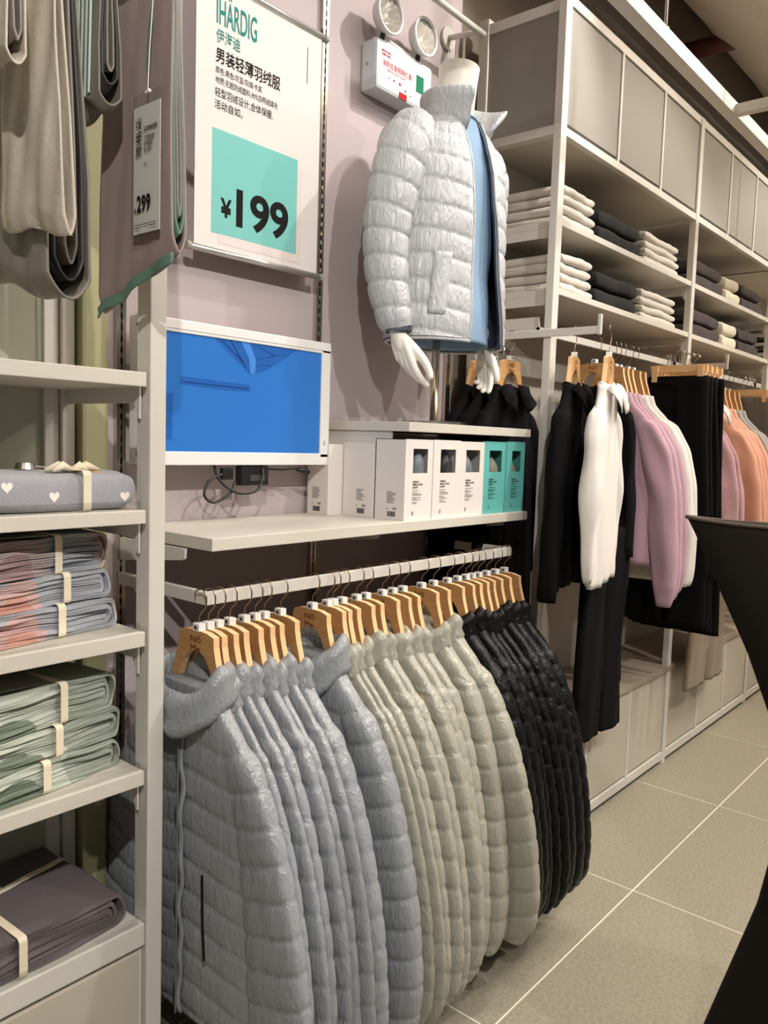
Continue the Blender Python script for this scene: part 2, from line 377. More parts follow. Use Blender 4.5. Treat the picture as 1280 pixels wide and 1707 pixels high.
text('材质:无胆防绒面料,90%白鸭绒填充', (1.280, 2.359, 1.482, 2.376), yt, M['ink'], bn)
text('轻型羽绒设计,合体保暖,', (1.279, 2.328, 1.466, 2.350), yt, M['ink'], bn)
text('活动自如。', (1.278, 2.300, 1.366, 2.321), yt, M['ink'], bn)
text('¥', (1.300, 2.046, 1.335, 2.092), yt, M['ink'], bn, bold=.03)
text('199', (1.350, 2.030, 1.528, 2.126), yt, M['ink'], bn, bold=.028, res=8)
MB().box(1.5862, 1.5880, yb - .0003, yb, 2.462, 2.556).build('thin_line', M['ink'], bn)

# ================================================================== MONITOR
mo = thing('monitor', (1.36, 1.64, 1.428), 'white framed wall monitor with a blue picture on its screen', 'monitor')
b = MB()
xa, xb_, za, zb = 1.045, 1.668, 1.428, 1.772
b.box(xa, xb_, 1.622, 1.632, zb - .031, zb, .003); b.box(xa, xb_, 1.622, 1.632, za, za + .033, .003)
b.box(xa, 1.080, 1.622, 1.632, za + .02, zb - .02, .003); b.box(1.633, xb_, 1.622, 1.632, za + .02, zb - .02, .003)
b.build('bezel', M['white'], mo)
MB().box(xa + .002, xb_ - .002, 1.630, 1.664, za + .002, zb - .002, .006).build('back_shell', M['white'], mo)
def emat(n, c, e=.75): return mat(n, c, .3, emit=e * .50, spec=.25)
MB().box(1.078, 1.635, 1.6265, 1.6285, za + .028, zb - .028).build('screen', emat('screen_blue', (44, 104, 176), .62), mo)
ys = 1.6262
def flat(name, poly, y, m, parent): return mesh_obj(name, [(x, y, z) for x, z in poly], [tuple(range(len(poly)))], m, parent, False)
dkb = emat('screen_blue_dark', (36, 86, 156), .58); ltb = emat('screen_blue_light', (66, 122, 192), .6); ddb = emat('screen_blue_deep', (24, 60, 120), .5)
flat('picture_pocket', [(1.161, 1.621), (1.163, 1.640), (1.377, 1.634), (1.376, 1.617), (1.30, 1.615)], ys, dkb, mo)
flat('picture_pocket_slit', [(1.170, 1.6255), (1.372, 1.6225), (1.372, 1.6255), (1.170, 1.6285)], ys - .0003, ddb, mo)
flat('picture_collar', [(1.262, 1.741), (1.285, 1.722), (1.33, 1.692), (1.372, 1.663), (1.385, 1.662), (1.42, 1.672), (1.47, 1.698), (1.51, 1.722), (1.54, 1.741)], ys, dkb, mo)
flat('picture_collar_band', [(1.345, 1.741), (1.372, 1.700), (1.376, 1.664), (1.392, 1.663), (1.394, 1.700), (1.372, 1.741)], ys - .0003, ltb, mo)
for (xa_, za_, xb2, zb2) in ((1.28, 1.738, 1.35, 1.690), (1.31, 1.740, 1.36, 1.675), (1.40, 1.735, 1.46, 1.715), (1.395, 1.70, 1.48, 1.722), (1.396, 1.685, 1.45, 1.690)):
    flat('picture_fold', [(xa_, za_), (xb2, zb2), (xb2 + .003, zb2 + .002), (xa_ + .004, za_)], ys - .0005, ddb, mo)
flat('picture_seam', [(1.119, 1.489), (1.140, 1.489), (1.142, 1.597), (1.119, 1.598)], ys, dkb, mo)
MB().box(1.647, 1.651, 1.6212, 1.6222, 1.484, 1.497).build('power_light', mat('grey_led', (150, 150, 150), .4), mo)
MB().box(1.12, 1.645, 1.6214, 1.6222, 1.7485, 1.7495).build('bezel_groove', mat('grey_groove', (130, 125, 122), .7), mo)
MB().box(1.28, 1.44, 1.664, W0 - .002, 1.52, 1.68).build('wall_mount', M['blackp'], mo)
pa = thing('power_adapter', (1.40, 1.64, 1.37), 'black power adapter and cable loops hanging under the monitor', 'adapter')
MB().box(1.355, 1.45, 1.63, 1.655, 1.374, 1.426, .004).build('housing', M['blackp'], pa)
MB().box(1.385, 1.435, 1.6288, 1.6296, 1.386, 1.402).build('rating_label', mat('dim_label', (60, 58, 52), .6), pa)
def cpts(p, n=6): return [tuple(v) for v in spline(p, n)]
MB().tube(cpts([(1.275, 1.64, 1.43), (1.285, 1.63, 1.39), (1.33, 1.615, 1.358), (1.39, 1.61, 1.362), (1.42, 1.62, 1.40), (1.43, 1.64, 1.43)]), .0035, 8).build('cable', M['blackp'], pa, True)
MB().tube(cpts([(1.30, 1.635, 1.405), (1.255, 1.63, 1.39), (1.235, 1.625, 1.355), (1.26, 1.62, 1.335), (1.31, 1.62, 1.355), (1.34, 1.635, 1.385)]), .0035, 8).build('cable', M['blackp'], pa, True)
MB().tube(cpts([(1.44, 1.64, 1.418), (1.50, 1.635, 1.415), (1.54, 1.63, 1.418), (1.57, 1.625, 1.411)]), .003, 8).build('cable', M['blackp'], pa, True)
MB().tube([(1.553, 1.627, 1.416), (1.59, 1.622, 1.408)], .007, 8).build('plug', M['blackp'], pa, True)
MB().box(1.30, 1.335, 1.635, 1.65, 1.39, 1.42, .004).build('plug_block', M['blackp'], pa)

# ================================================================== BOXES
def jacket_box(x0, x1, y0, y1, h, m, label, window=None, front=True, side=True, content=None):
    t = thing('jacket_box', ((x0 + x1) / 2, (y0 + y1) / 2, 1.283), label, 'box', 'carded jacket boxes on the lower wall shelf')
    z0 = 1.2832; z1 = z0 + h
    if front:
        wx0, wx1, wz0, wz1 = x0 + .034, x1 - .022, z0 + .132, z0 + .200
        b = MB(); b.box(x0, wx0, y0, y0 + .003, z0, z1); b.box(wx1, x1, y0, y0 + .003, z0, z1); b.box(wx0, wx1, y0, y0 + .003, z0, wz0); b.box(wx0, wx1, y0, y0 + .003, wz1, z1)
        b.box(x0, x0 + .002, y0 + .003, y1, z0, z1); b.box(x1 - .002, x1, y0 + .003, y1, z0, z1); b.box(x0, x1, y0 + .003, y1, z1 - .002, z1); b.box(x0, x1, y1 - .002, y1, z0, z1)
        b.build('carton', m, t)
        MB().box(wx0 - .004, wx1 + .004, y0 + .0032, y0 + .0040, wz0 - .004, wz1 + .004).build('window_film', M['film'], t)
        # packed jacket roll inside
        n = 20; k = 14; G = np.zeros((k, n, 3)); cxx, cyy = (wx0 + wx1) / 2 + .020 + content[1], y0 + .033
        for i in range(k):
            f = i / (k - 1); rr = math.sin(min(1, (1 - f) * 3.2) * PI / 2) ** .7 * .026 + .0012 * math.sin(f * 26)
            for j in range(n):
                a = 2 * PI * j / n; G[i, j] = (cxx + rr * math.cos(a), cyy + rr * .95 * math.sin(a), z0 + .01 + f * content[2])
        MB().grid(G, cu=True, cap0=True, cap1=True).build('packed_jacket', content[0], t, True)
        yt = ('y', y0 - .0006)
        text("IHÄRDIG\nMEN'S DOWN\nJACKET", (x0 + .034, z0 + .088, x0 + .080, z0 + .112), yt, M['ink'], t, bold=.03, res=1)
        b = MB(); random.seed(int(x0 * 1000)); z = z0 + .083
        for q in range(9):
            ww = random.uniform(.02, .046); b.box(x0 + .034, x0 + .034 + ww, y0 - .0006, y0, z, z + .0011); z -= .0036 if q % 3 else .006
        b.build('small_print', M['ink'], t)['kind'] = 'stuff'
        text('Nō\nMe', (x0 + .034, z0 + .015, x0 + .041, z0 + .026), yt, M['ink'], t, bold=.04, res=1, rot=PI / 2)
    else:
        MB().box(x0, x1, y0, y1, z0, z1, .0008).build('carton', m, t)
    if side:
        # barcode sticker text on the side facing -X ; u = -y
        xp = ('x', x0 - .0006); yc = y0 + .045
        b = MB(); random.seed(int(y0 * 1000))
        for q in range(16):
            a = yc + .014 - q * .0018; b.box(x0 - .0006, x0, a - random.choice((.0005, .0009)), a, z0 + .010, z0 + .024)
        z = z0 + .078
        for q in range(9):
            ww = random.uniform(.018, .034); b.box(x0 - .0006, x0, yc + .018 - ww, yc + .018, z, z + .0010); z -= .0038
        b.build('barcode', M['ink'], t)['kind'] = 'stuff'
        text('199', (-(yc - .004), z0 + .028, -(yc - .018), z0 + .036), xp, M['ink'], t, bold=.03, res=1)
        text('¥', (-(yc + .018), z0 + .028, -(yc + .014), z0 + .034), xp, M['ink'], t, res=1)
    return t
gl = mat('packed_blue', (140, 146, 152), .4); bkp = mat('packed_black', (28, 28, 30), .4); bgp = mat('packed_beige', (165, 155, 135), .45); gyp = mat('packed_green', (60, 84, 82), .5)
jacket_box(1.725, 1.849, 1.384, 1.492, .226, M['boxw'], 'white jacket box at front left of the row, pale grey jacket in its window', content=(gl, .002, .192))
jacket_box(1.853, 1.985, 1.384, 1.49, .227, M['boxw'], 'second white jacket box from the left, black jacket in its window', side=False, content=(bkp, .004, .192))
jacket_box(1.988, 2.120, 1.388, 1.49, .225, M['boxw'], 'white jacket box touching the teal boxes, half-empty window', side=False, content=(gl, -.018, .180))
jacket_box(2.123, 2.252, 1.392, 1.49, .228, M['boxt'], 'teal jacket box next to the white boxes, beige jacket in its window', side=False, content=(bgp, .002, .172))
jacket_box(2.255, 2.368, 1.390, 1.49, .230, M['boxt'], 'teal jacket box at the right end of the row', side=False, content=(bgp, -.016, .165))
jacket_box(1.722, 1.849, 1.496, 1.612, .212, M['boxw'], 'plain white jacket box directly behind the front left box', front=False)
jacket_box(1.663, 1.790, 1.616, 1.70, .205, M['boxw'], 'plain white jacket box against the wall, half hidden by the monitor', front=False)

# ================================================================== EMERGENCY LIGHT
em = thing('emergency_light', (2.0, 1.685, 2.54), 'white twin-spot emergency light with red lettering behind the mannequin', 'emergency light')
MB().box(1.860, 2.128, 1.652, W0 - .002, 2.545, 2.690, .010).build('housing', mat('pale_grey_plastic', (202, 208, 212), .4), em)
ye = ('y', 1.6512)
text('MINDUMO\nTIMDUMO', (1.880, 2.645, 1.925, 2.662), ye, M['red_ink'], em, bold=.02, res=1)
text('消防应急照明灯具', (1.885, 2.616, 2.024, 2.635), ye, M['red_ink'], em)
text('消防安全 认证产品 服务', (1.905, 2.606, 1.995, 2.613), ye, M['red_ink'], em, res=1)
for (x, z, r) in ((1.917, 2.589, .004), (1.940, 2.589, .0055), (1.968, 2.588, .0078), (1.996, 2.577, .0052), (2.020, 2.570, .004)):
    poly = [(x + (r if q % 2 == 0 else r * .4) * math.sin(q * PI / 5), z + (r if q % 2 == 0 else r * .4) * math.cos(q * PI / 5)) for q in range(10)]
    flat('star', poly, 1.6512, M['red_ink'], em)
MB().box(2.048, 2.084, 1.6508, 1.6518, 2.595, 2.645).build('green_sticker', M['green_ink'], em)
MB().box(1.966, 2.002, 1.6508, 1.6518, 2.548, 2.566).build('red_sticker', M['red_ink'], em)
MB().tube([(1.8598, 1.69, 2.62), (1.8585, 1.69, 2.62)], .005, 10).build('side_screw', M['brass'], em)
b = MB(); b.box(1.90, 2.08, 1.662, 1.676, 2.690, 2.696); b.tube([(1.93, 1.668, 2.705), (2.03, 1.668, 2.700)], .004, 8); b.build('top_clip', M['white'], em)
refl = mat('faceted_reflector', (215, 215, 210), .12, 1); 
for (cx_, cz_) in ((1.892, 2.757), (2.062, 2.757)):
    cy_ = 1.635
    n = 32; prof = [(.020, .048), (.045, .030), (.056, .004), (.058, -.006), (.052, -.008), (.050, -.002)]
    G = np.array([[(cx_ + r * math.cos(2 * PI * j / n), cy_ + d, cz_ + r * math.sin(2 * PI * j / n)) for j in range(n)] for r, d in prof])
    hs = MB().grid(G, cu=True, cap0=True).build('lamp_housing', M['white'], em, True)
    prof = [(.049, 0), (.042, .010), (.030, .022), (.016, .032), (.006, .036)]
    G = np.array([[(cx_ + r * (1 - .05 * (j % 2)) * math.cos(2 * PI * j / 48), cy_ + d + .002 * (j % 2) + .0015 * ((i) % 2), cz_ + r * (1 - .05 * (j % 2)) * math.sin(2 * PI * j / 48)) for j in range(48)] for i, (r, d) in enumerate(prof)])
    MB().grid(G, cu=True, cap1=True).build('reflector', refl, hs, False)
    MB().tube([(cx_, cy_ + .034, cz_), (cx_, cy_ + .012, cz_)], .006, 10).build('bulb', mat('bulb_glass', (245, 240, 225), .1, spec=1), hs, True)
    MB().tube([(cx_, cy_ - .003, cz_), (cx_, cy_ - .0045, cz_)], .051, 32).build('lens', M['film'], hs)
    MB().tube([(cx_, 1.665, 2.685), (cx_, 1.66, 2.71)], .008, 8).build('lamp_neck', M['blackp'], em)
    MB().tube([(cx_ + .02, 1.69, 2.69), (cx_ + .03, 1.70, 2.76)], .010, 8).build('lamp_stem', M['white'], em)
wb = thing('wall_bar', (2.287, 1.7, 2.83), 'white round wall flange holding a horizontal tube above the mannequin', 'display bar')
MB().tube([(2.287, W0 - .001, 2.862), (2.287, 1.708, 2.862)], .036, 28).build('flange', M['frame'], wb)
MB().tube([(2.287, 1.71, 2.862), (2.287, 1.58, 2.848)], .009, 12).build('stem', M['frame'], wb, True)
MB().tube([(1.90, 1.58, 2.846), (2.303, 1.58, 2.842)], .0105, 14).build('tube', M['frame'], wb, True)
MB().tube(cpts([(2.29, 1.712, 2.83), (2.291, 1.714, 2.72), (2.29, 1.714, 2.6)]), .0018, 6).build('cord', M['white'], wb)
MB().tube(cpts([(2.30, 1.712, 2.83), (2.301, 1.714, 2.72), (2.30, 1.714, 2.6)]), .0018, 6).build('cord', M['white'], wb)

# ================================================================== HANGER
def hook_pts(rz, s0=0):   # (s, z) in hanger frame, rz = rail top height above hanger top
    P = [(0, 0), (0, .030), (.006, .040), (.022, .056), (.024, rz - .008), (.016, rz + .006), (.002, rz + .008), (-.012, rz + .002), (-.016, rz - .012)]
    return spline(P, 5)
def make_hanger(name, loc, label, group, railtop, w=.205, logo=True, size='M', wire=M['bronze']):
    """local frame: width along -Y (s), thickness X; loc = top centre of board"""
    x, y, z = loc
    t = thing(name, loc, label, 'hanger', group)
    w = .165; hp = [(.054, .0), (.060, -.030), (.073, -.070), (.088, -.120), (.108, -.175), (.140, -.215), (w, -.240)]; up_ = [(-a, c) for a, c in hp[::-1]] + hp
    hl_ = [(0, -.040), (.020, -.044), (.040, -.062), (.058, -.100), (.075, -.150), (.095, -.200), (.130, -.240), (w - .012, -.255)]; lo_ = hl_[::-1] + [(-a, c) for a, c in hl_[1:]]
    def bend(s): return -.12 * s * s
    U = spline(up_, 3); Lw = spline([lo_[i] for i in range(len(lo_) - 1, -1, -1)], 3)
    n = 28
    def res(P, n):
        d = np.r_[0, np.cumsum(np.hypot(*(np.diff(P, axis=0).T)))]; q = np.linspace(0, d[-1], n); return np.stack([np.interp(q, d, P[:, 0]), np.interp(q, d, P[:, 1])], 1)
    U = res(U, n); Lw = res(Lw, n); th = .0075
    b = MB(); V = []
    for i in range(n):
        for (s, zz), dx in ((U[i], -th), (U[i], th), (Lw[i], th), (Lw[i], -th)):
            V.append((x + dx + bend(s), y - s, z + zz))
    Fc = []; mi = []
    for i in range(n - 1):
        for k in range(4):
            Fc.append((i * 4 + k, i * 4 + (k + 1) % 4, (i + 1) * 4 + (k + 1) % 4, (i + 1) * 4 + k)); mi.append(1 if k in (0, 2) else 0)
    Fc += [(3, 2, 1, 0), ((n - 1) * 4, (n - 1) * 4 + 1, (n - 1) * 4 + 2, (n - 1) * 4 + 3)]; mi += [1, 1]
    mesh_obj('board', V, Fc, None, t, False, mats=[M['wood'], M['wood2']], mi=mi)
    MB().tube([(x, y - s, z + zz) for s, zz in hook_pts(railtop - z)], .0016, 7).build('hook', wire, t, True)
    MB().box(x - .009, x + .009, y - .011, y + .011, z + .001, z + .018, .0015).build('size_clip', M['white'], t)
    if logo:
        text('Nō\nMe', (-(y + .017), z - .042, -(y - .017), z - .008), ('x', x - th - .0012), M['brown_ink'], t, bold=.0, res=4)
    text(size, (-(y + .004), z + .005, -(y - .004), z + .014), ('x', x - .0098), M['ink'], t, bold=.03, res=1)
    return t

# ================================================================== GARMENT GENERATOR
def sig(v, e): return np.sign(v) * np.abs(v) ** e
class Noise:
    def __init__(s, seed): s.r = np.random.RandomState(seed); s.ph = s.r.uniform(0, 6.28, (400, 6))
    def baffle(s, idx, u, k0):
        """wrinkle per baffle idx (int array), coordinate u"""
        ph = s.ph[np.mod(idx, 400)]
        return (np.sin(u * k0 + ph[..., 0]) * .5 + np.sin(u * k0 * 1.9 + ph[..., 1]) * .35 + np.sin(u * k0 * 3.3 + ph[..., 2]) * .25)
def puff(p, e=.5):
    q = np.abs(np.sin(PI * p)); return .70 * (1 - np.exp(-q * 6.5)) + .30 * q ** .8
OUT_Z = [.140, .165, .20, .29, .42, .53, .65, .72, .80, .87, .91, .935]
OUT_S = [.325, .352, .368, .374, .360, .338, .303, .276, .236, .190, .150, .118]
IN_S = [.285, .245, .222, .205, .192, .182, .166, .150, .128, .095, .085, .085]
def add_garment(name, hx, hy, ztop, rz, label, cat, m, seed, th=.05, quilt=.067, amp=.010, hemz=.235, spread=1.0, dz=0.0, scl=1.0, group=None,
                collar='stand', tilt=.34, slv=True, m_in=None, zipper=False, res=1.0, slen=1.0, fold=.012, wob=.0, cuff=False):
    """Garment hanging from (hx,hy), rotated by rz about z (0: width along Y). ztop=hanger board top. Reference heights are for ztop=1.088"""
    N = Noise(seed); rs = np.random.RandomState(seed + 99)
    zb = ztop - (1.088 - hemz) * scl
    root = thing(name, (hx, hy, zb), label, cat, group)
    cr, sr = math.cos(rz), math.sin(rz)
    def fin(X, S, Z):    # local x, s(+ towards viewer side = -Y), ref z  -> world
        lx, ly = X * scl, -S * scl
        return np.stack([hx + lx * cr - ly * sr, hy + lx * sr + ly * cr, ztop + (Z - 1.088) * scl + dz], -1)
    q = quilt or .06
    sway = rs.uniform(-1, 1) * wob
    # ---- body
    nz = int((.955 - hemz) / q * (12 if quilt else 4) * res) + 6; nu = int(84 * res)
    Z = np.linspace(hemz, .985, nz)[:, None] * np.ones((1, nu)); u = np.linspace(0, 2 * PI, nu, endpoint=False)[None] * np.ones((nz, 1))
    a = interp(Z, [hemz, .35, .60, .80, .86, .90, .93, .95, .985], [.215, .210, .200, .200, .188, .154, .122, .106, .096])
    t = interp(Z, [hemz, hemz + .03, .6, .87, .93, .985], [.42, .5, .5, .48, .52, .46]) * th
    cu, su = np.cos(u), np.sin(u)
    S = a * sig(cu, .75); X = t * sig(su, .55)
    nx = su * .9; ns = cu
    if quilt:
        p = (Z + .10 * np.abs(S)) / q; f = puff(p); idx = np.floor(p).astype(int) + (su > 0) * 50
        g_ = np.clip((.88 - Z) / .03, 0, 1); f = f * g_ + (1 - g_)
        wr = N.baffle(idx, S * 95, 1.0) * np.clip(1.15 - f, .18, 1) * f
        d = amp * (f - .9) + amp * .38 * wr
        d = d * np.where(Z > .93, .3, 1)
    else:
        fo = np.sin(S * 42 + N.ph[0, 0] + 2 * np.sin(Z * 3 + N.ph[1, 0])) * .6 + np.sin(S * 75 + N.ph[0, 1] + Z * 4) * .4
        d = fold * fo * interp(Z, [hemz, .7, .9], [1.2, .8, .15])
    X = X + d * nx + sway * (.95 - Z); S = S + .5 * d * ns
    if m_in is None: m_in = m
    mb = MB(); mb.grid(fin(X, S, Z), cu=True, cap0=True, cap1=True); body = mb.build('body', m, root, True, origin=(hx, hy, ztop - .85 * scl))
    # ---- sleeves
    if slv:
        for sd in (1, -1):
            nz2 = int(.80 * slen / q * (12 if quilt else 4) * res) + 6; nu2 = int(44 * res)
            zlo = .935 - (.935 - .145) * slen
            Zr = np.linspace(.145, .935, nz2); 
            o = np.interp(Zr, OUT_Z, OUT_S); i_ = np.interp(Zr, OUT_Z, IN_S)
            if not quilt:
                o = np.interp(Zr, [.145, .16, .22, .40, .60, .75, .86, .91, .935], [.300, .310, .318, .318, .300, .268, .205, .155, .118]); i_ = np.interp(Zr, [.145, .22, .40, .60, .80, .91, .935], [.245, .228, .200, .175, .130, .09, .085])
            # smooth tables
            kk = np.hanning(max(5, nz2 // 9)); kk /= kk.sum(); pad = len(kk) // 2
            o = np.convolve(np.pad(o, pad, 'edge'), kk, 'valid')[:nz2]; i_ = np.convolve(np.pad(i_, pad, 'edge'), kk, 'valid')[:nz2]
            o = .17 + (o - .17) * spread if True else o; i_ = np.minimum(i_, o - .03)
            top_ = np.clip((Zr - .86) / .075, 0, 1); o = o - .018 * top_; Zr2 = .935 - (.935 - Zr) * slen - .022 * top_
            c = ((o + i_) / 2)[:, None]; hw = ((o - i_) / 2)[:, None]
            u = np.linspace(0, 2 * PI, nu2, endpoint=False)[None] * np.ones((nz2, 1)); Zg = Zr2[:, None] * np.ones((1, nu2))
            cu, su = np.cos(u), np.sin(u)
            tt = interp(Zr[:, None], [.145, .16, .19, .5, .85, .935], [.40, .46, .50, .54, .50, .30]) * th * 1.05
            S = c + hw * sig(cu, .8); X = tt * sig(su, .65)
            if quilt:
                p = (Zg - tilt * (S - c)) / q + .37 + .3 * (sd < 0) + seed * .37; f = puff(p); idx = np.floor(p).astype(int) + (su > 0) * 50 + 100 * (sd > 0)
                g_ = np.clip((.885 - Zg) / .03, 0, 1); f = f * g_ + (1 - g_) * .9
                wr = N.baffle(idx, (S - c) * 110, 1.0) * np.clip(1.15 - f, .18, 1) * f
                d = amp * (f - .88) + amp * .38 * wr
            else:
                fo = np.sin((S - c) * 55 + N.ph[2, 0] + 2.2 * np.sin(Zg * 5 + N.ph[3, 0])) * .6 + np.sin(Zg * 26 + (S - c) * 30 + N.ph[3, 1]) * .25
                d = fold * 1.0 * fo * interp(Zg, [.2, .8, .93], [1, 1, .1])
                if cuff: d = np.where(Zg < zlo + .06, -.004, d)
            X = X + d * su + sway * (.95 - Zg) + (.05 * th); S = S + d * cu * .45
            MB().grid(fin(X, sd * S, Zg), cu=True, cap0=True, cap1=True).build('sleeve', m, root, True, origin=(hx, hy, ztop - .85 * scl))
    # ---- collar
    nph = int(64 * res) + 1; ncs = 16
    ph = np.linspace(0, 2 * PI, nph)[:-1]
    if collar in ('stand', 'big'):
        big = collar == 'big'
        front = np.clip(np.cos(ph - PI), 0, 1) ** 1.5   # ph=pi -> -X front
        A = .098 if big else .090; B = .055 if big else max(.026, th * .55)
        cs = np.linspace(0, 2 * PI, ncs, endpoint=False)
        G = np.zeros((len(ph), ncs, 3))
        tl = N.ph[5, 0]
        for i, pp in enumerate(ph):
            hh = (.046 if big else .040) + .004 * math.sin(pp * 5 + tl); zc = (.986 if big else .972) - front[i] * (.062 if big else .03) + .004 * math.sin(pp * 3 + tl * 2)
            flare = 1.0
            for k, c_ in enumerate(cs):
                rad = .010 * math.cos(c_); hz = hh * sig(np.array(math.sin(c_)), .8)
                pf = .008 * abs(math.sin(PI * (hz / hh + 1) * .999)) ** .6 * (1 if math.cos(c_) > 0 else -.5)
                wr = .0016 * math.sin(pp * 33 + k * .3 + tl) * (1 if math.cos(c_) > 0 else .6) if quilt else 0
                rr = rad + pf + wr
                e = 1 + (hz / hh) * -.05
                s_ = (A * e + rr) * math.sin(pp); x_ = (B * e + rr) * math.cos(pp) 
                G[i, k] = (x_ + .0, s_, zc + hz)
        G2 = fin(G[..., 0], G[..., 1], G[..., 2])
        MB().grid(G2, cu=True, cv=True).build('collar', m, root, True, origin=(hx, hy, ztop - .15 * scl))
    elif collar == 'crew':
        pts = [fin(np.array(.03 * math.cos(p_) * (th / .05)), np.array(.088 * math.sin(p_)), np.array(.972 - .012 * max(0, -math.cos(p_)))) for p_ in np.linspace(0, 2 * PI, 32)]
        MB().tube(pts, .008 * scl, 8, caps=False).build('collar', m, root, True)
    elif collar == 'shirt':
        for sd in (1, -1):
            P = np.array([[(-.01, .02 * sd, .995), (-.02, .085 * sd, .992), (.0, .10 * sd, .965)],
                          [(-.035, .015 * sd, .94), (-.045, .06 * sd, .955), (-.03, .11 * sd, .945)],
                          [(-.048, .035 * sd, .885), (-.052, .065 * sd, .895), (-.045, .115 * sd, .925)]]) if True else None
            P[..., 0] -= th * .35
            G = np.array([[P[min(2, int(i / 4))][j] * (1 - (i / 4) % 1) + P[min(2, int(i / 4) + 1)][j] * ((i / 4) % 1) for j in range(3)] for i in range(9)])
            G2 = fin(G[..., 0], G[..., 1], G[..., 2]); ob = MB().grid(G2).build('collar_flap', m, root, True)
            md = ob.modifiers.new('s', 'SOLIDIFY'); md.thickness = .003
        pts = [fin(np.array(th * .5 * math.cos(p_)), np.array(.085 * math.sin(p_)), np.array(.985 - .02 * max(0, -math.cos(p_)))) for p_ in np.linspace(0, 2 * PI, 32)]
        MB().tube(pts, .010 * scl, 8, caps=False).build('collar_band', m, root, True)
    if zipper:
        zs = np.linspace(hemz + .01, .93, 60); xx = -(th * .5) - .004 - amp * .35 * 1
        V = [fin(np.array(xx + .003 * math.sin(z_ * 60)), np.array(s_ + .004 * math.sin(z_ * 35)), np.array(z_)) for z_ in zs for s_ in (-.010, .010)]
        Fc = [(2 * i, 2 * i + 1, 2 * i + 3, 2 * i + 2) for i in range(59)]
        ob = mesh_obj('zip_placket', V, Fc, m, root, True); ob.modifiers.new('s', 'SOLIDIFY').thickness = .005
        MB().tube([fin(np.array(xx - .005), np.array(.0), np.array(z_)) for z_ in (hemz + .01, .5, .93)], .0022, 6).build('zip', M['zipm'], root)
        MB().tube([fin(np.array(xx - .008 - (.004 if k == 1 else 0)), np.array(.006), np.array(z_)) for k, z_ in enumerate((.925, .905, .890))], .003, 6).build('zip_pull', M['steel'], root, True)
        # slanted pocket opening
        MB().tube([fin(np.array(xx - .004), np.array(s_), np.array(z_)) for s_, z_ in ((.085, .60), (.088, .50), (.095, .42))], .003, 6).build('pocket_zip', M['nyblack'], root)
    return root

# ---- down jackets on the rail
hk = [1.036, 1.06, 1.085, 1.118, 1.159, 1.19, 1.217, 1.267, 1.371, 1.423, 1.444, 1.477, 1.531, 1.568, 1.634, 1.677, 1.721, 1.805, 1.862, 1.93, 1.982, 2.026, 2.059, 2.095, 2.14, 2.192, 2.246]
so = [0.372, 0.359, 0.368, 0.355, 0.35, 0.36, 0.374, 0.359, 0.369, 0.361, 0.38, 0.371, 0.379, 0.373, 0.36, 0.341, 0.322, 0.33, 0.387, 0.355, 0.349, 0.344, 0.348, 0.356, 0.354, 0.351, 0.348]
ordn = ['first', 'second', 'third', 'fourth', 'fifth', 'sixth', 'seventh', 'eighth', 'ninth', 'tenth']
tint_b = [(148, 157, 163), (146, 158, 168), (150, 156, 166), (144, 150, 158)]
h0 = None
cnt = {}
for i, x in enumerate(hk):
    nxt = hk[i + 1] if i + 1 < len(hk) else x + .06
    prv = hk[i - 1] if i else x - .06
    gap = min(nxt - x, x - prv) if 0 < i < len(hk) - 1 else .05
    th = min(.062, max(.026, gap * 1.05))
    if i in (0, 8): th = .06 if i else .05
    fam = 'blue' if i < 9 else 'beige' if i < 19 else 'black'
    n = cnt.get(fam, 0); cnt[fam] = n + 1
    m = {'blue': M['nyblue'], 'beige': M['nybeige'], 'black': M['nyblack']}[fam]
    last = {'blue': 8, 'beige': 9, 'black': 7}[fam] == n
    cname = {'blue': 'blue-grey', 'beige': 'sage beige', 'black': 'glossy black'}[fam]
    lab = '%s quilted down jacket, %s of its colour from the left' % (cname, ordn[n])
    if i == 0: lab = 'blue-grey quilted down jacket nearest the corner post, zip, collar and whole front showing'
    elif last and fam != 'blue': lab = '%s quilted down jacket, last of its colour on the right, wide sleeve showing' % cname
    xo = -.022 if i == 0 else 0
    add_garment('down_jacket', x + xo * .6, 1.375, 1.088, 0, lab, 'jacket', m, 10 + i, th=th, amp=.0085 if gap > .03 else .0058, spread=(so[i] - .17) / (.374 - .17),
                hemz=.235 + random.Random(i).uniform(-.02, .02), dz=random.Random(i + 50).uniform(-.012, .012), group='down jackets on the wall rail',
                collar='big' if i in (0, 8) else 'stand', zipper=(i in (0, 8)), tilt=.30 if i in (0, 8, 18) else .12, res=1.0 if i in (0, 8, 18) else .8, wob=.02)
    hl = 'beech hanger holding the %s %s down jacket from the left' % (ordn[n], cname)
    if h0 is None: h0 = make_hanger('coat_hanger', (x, 1.375, 1.088), hl, 'wooden hangers on the wall rail', 1.170)
    else:
        dup(h0, (x, 1.375, 1.088), random.Random(i).uniform(-.06, .06), hl)

# ================================================================== MANNEQUIN
mx, my = 2.0, 1.475
mn_ = thing('mannequin', (mx, 1.5, 1.557), 'headless white mannequin in a pale grey down jacket on a steel pole', 'mannequin')
MB().tube([(mx, 1.50, 1.564), (mx, 1.50, 2.0)], .0125, 20).build('pole', M['brass'], mn_, True)
MB().tube([(mx, 1.50, 1.5565), (mx, 1.50, 1.566)], .10, 40).build('base_plate', M['steel'], mn_)
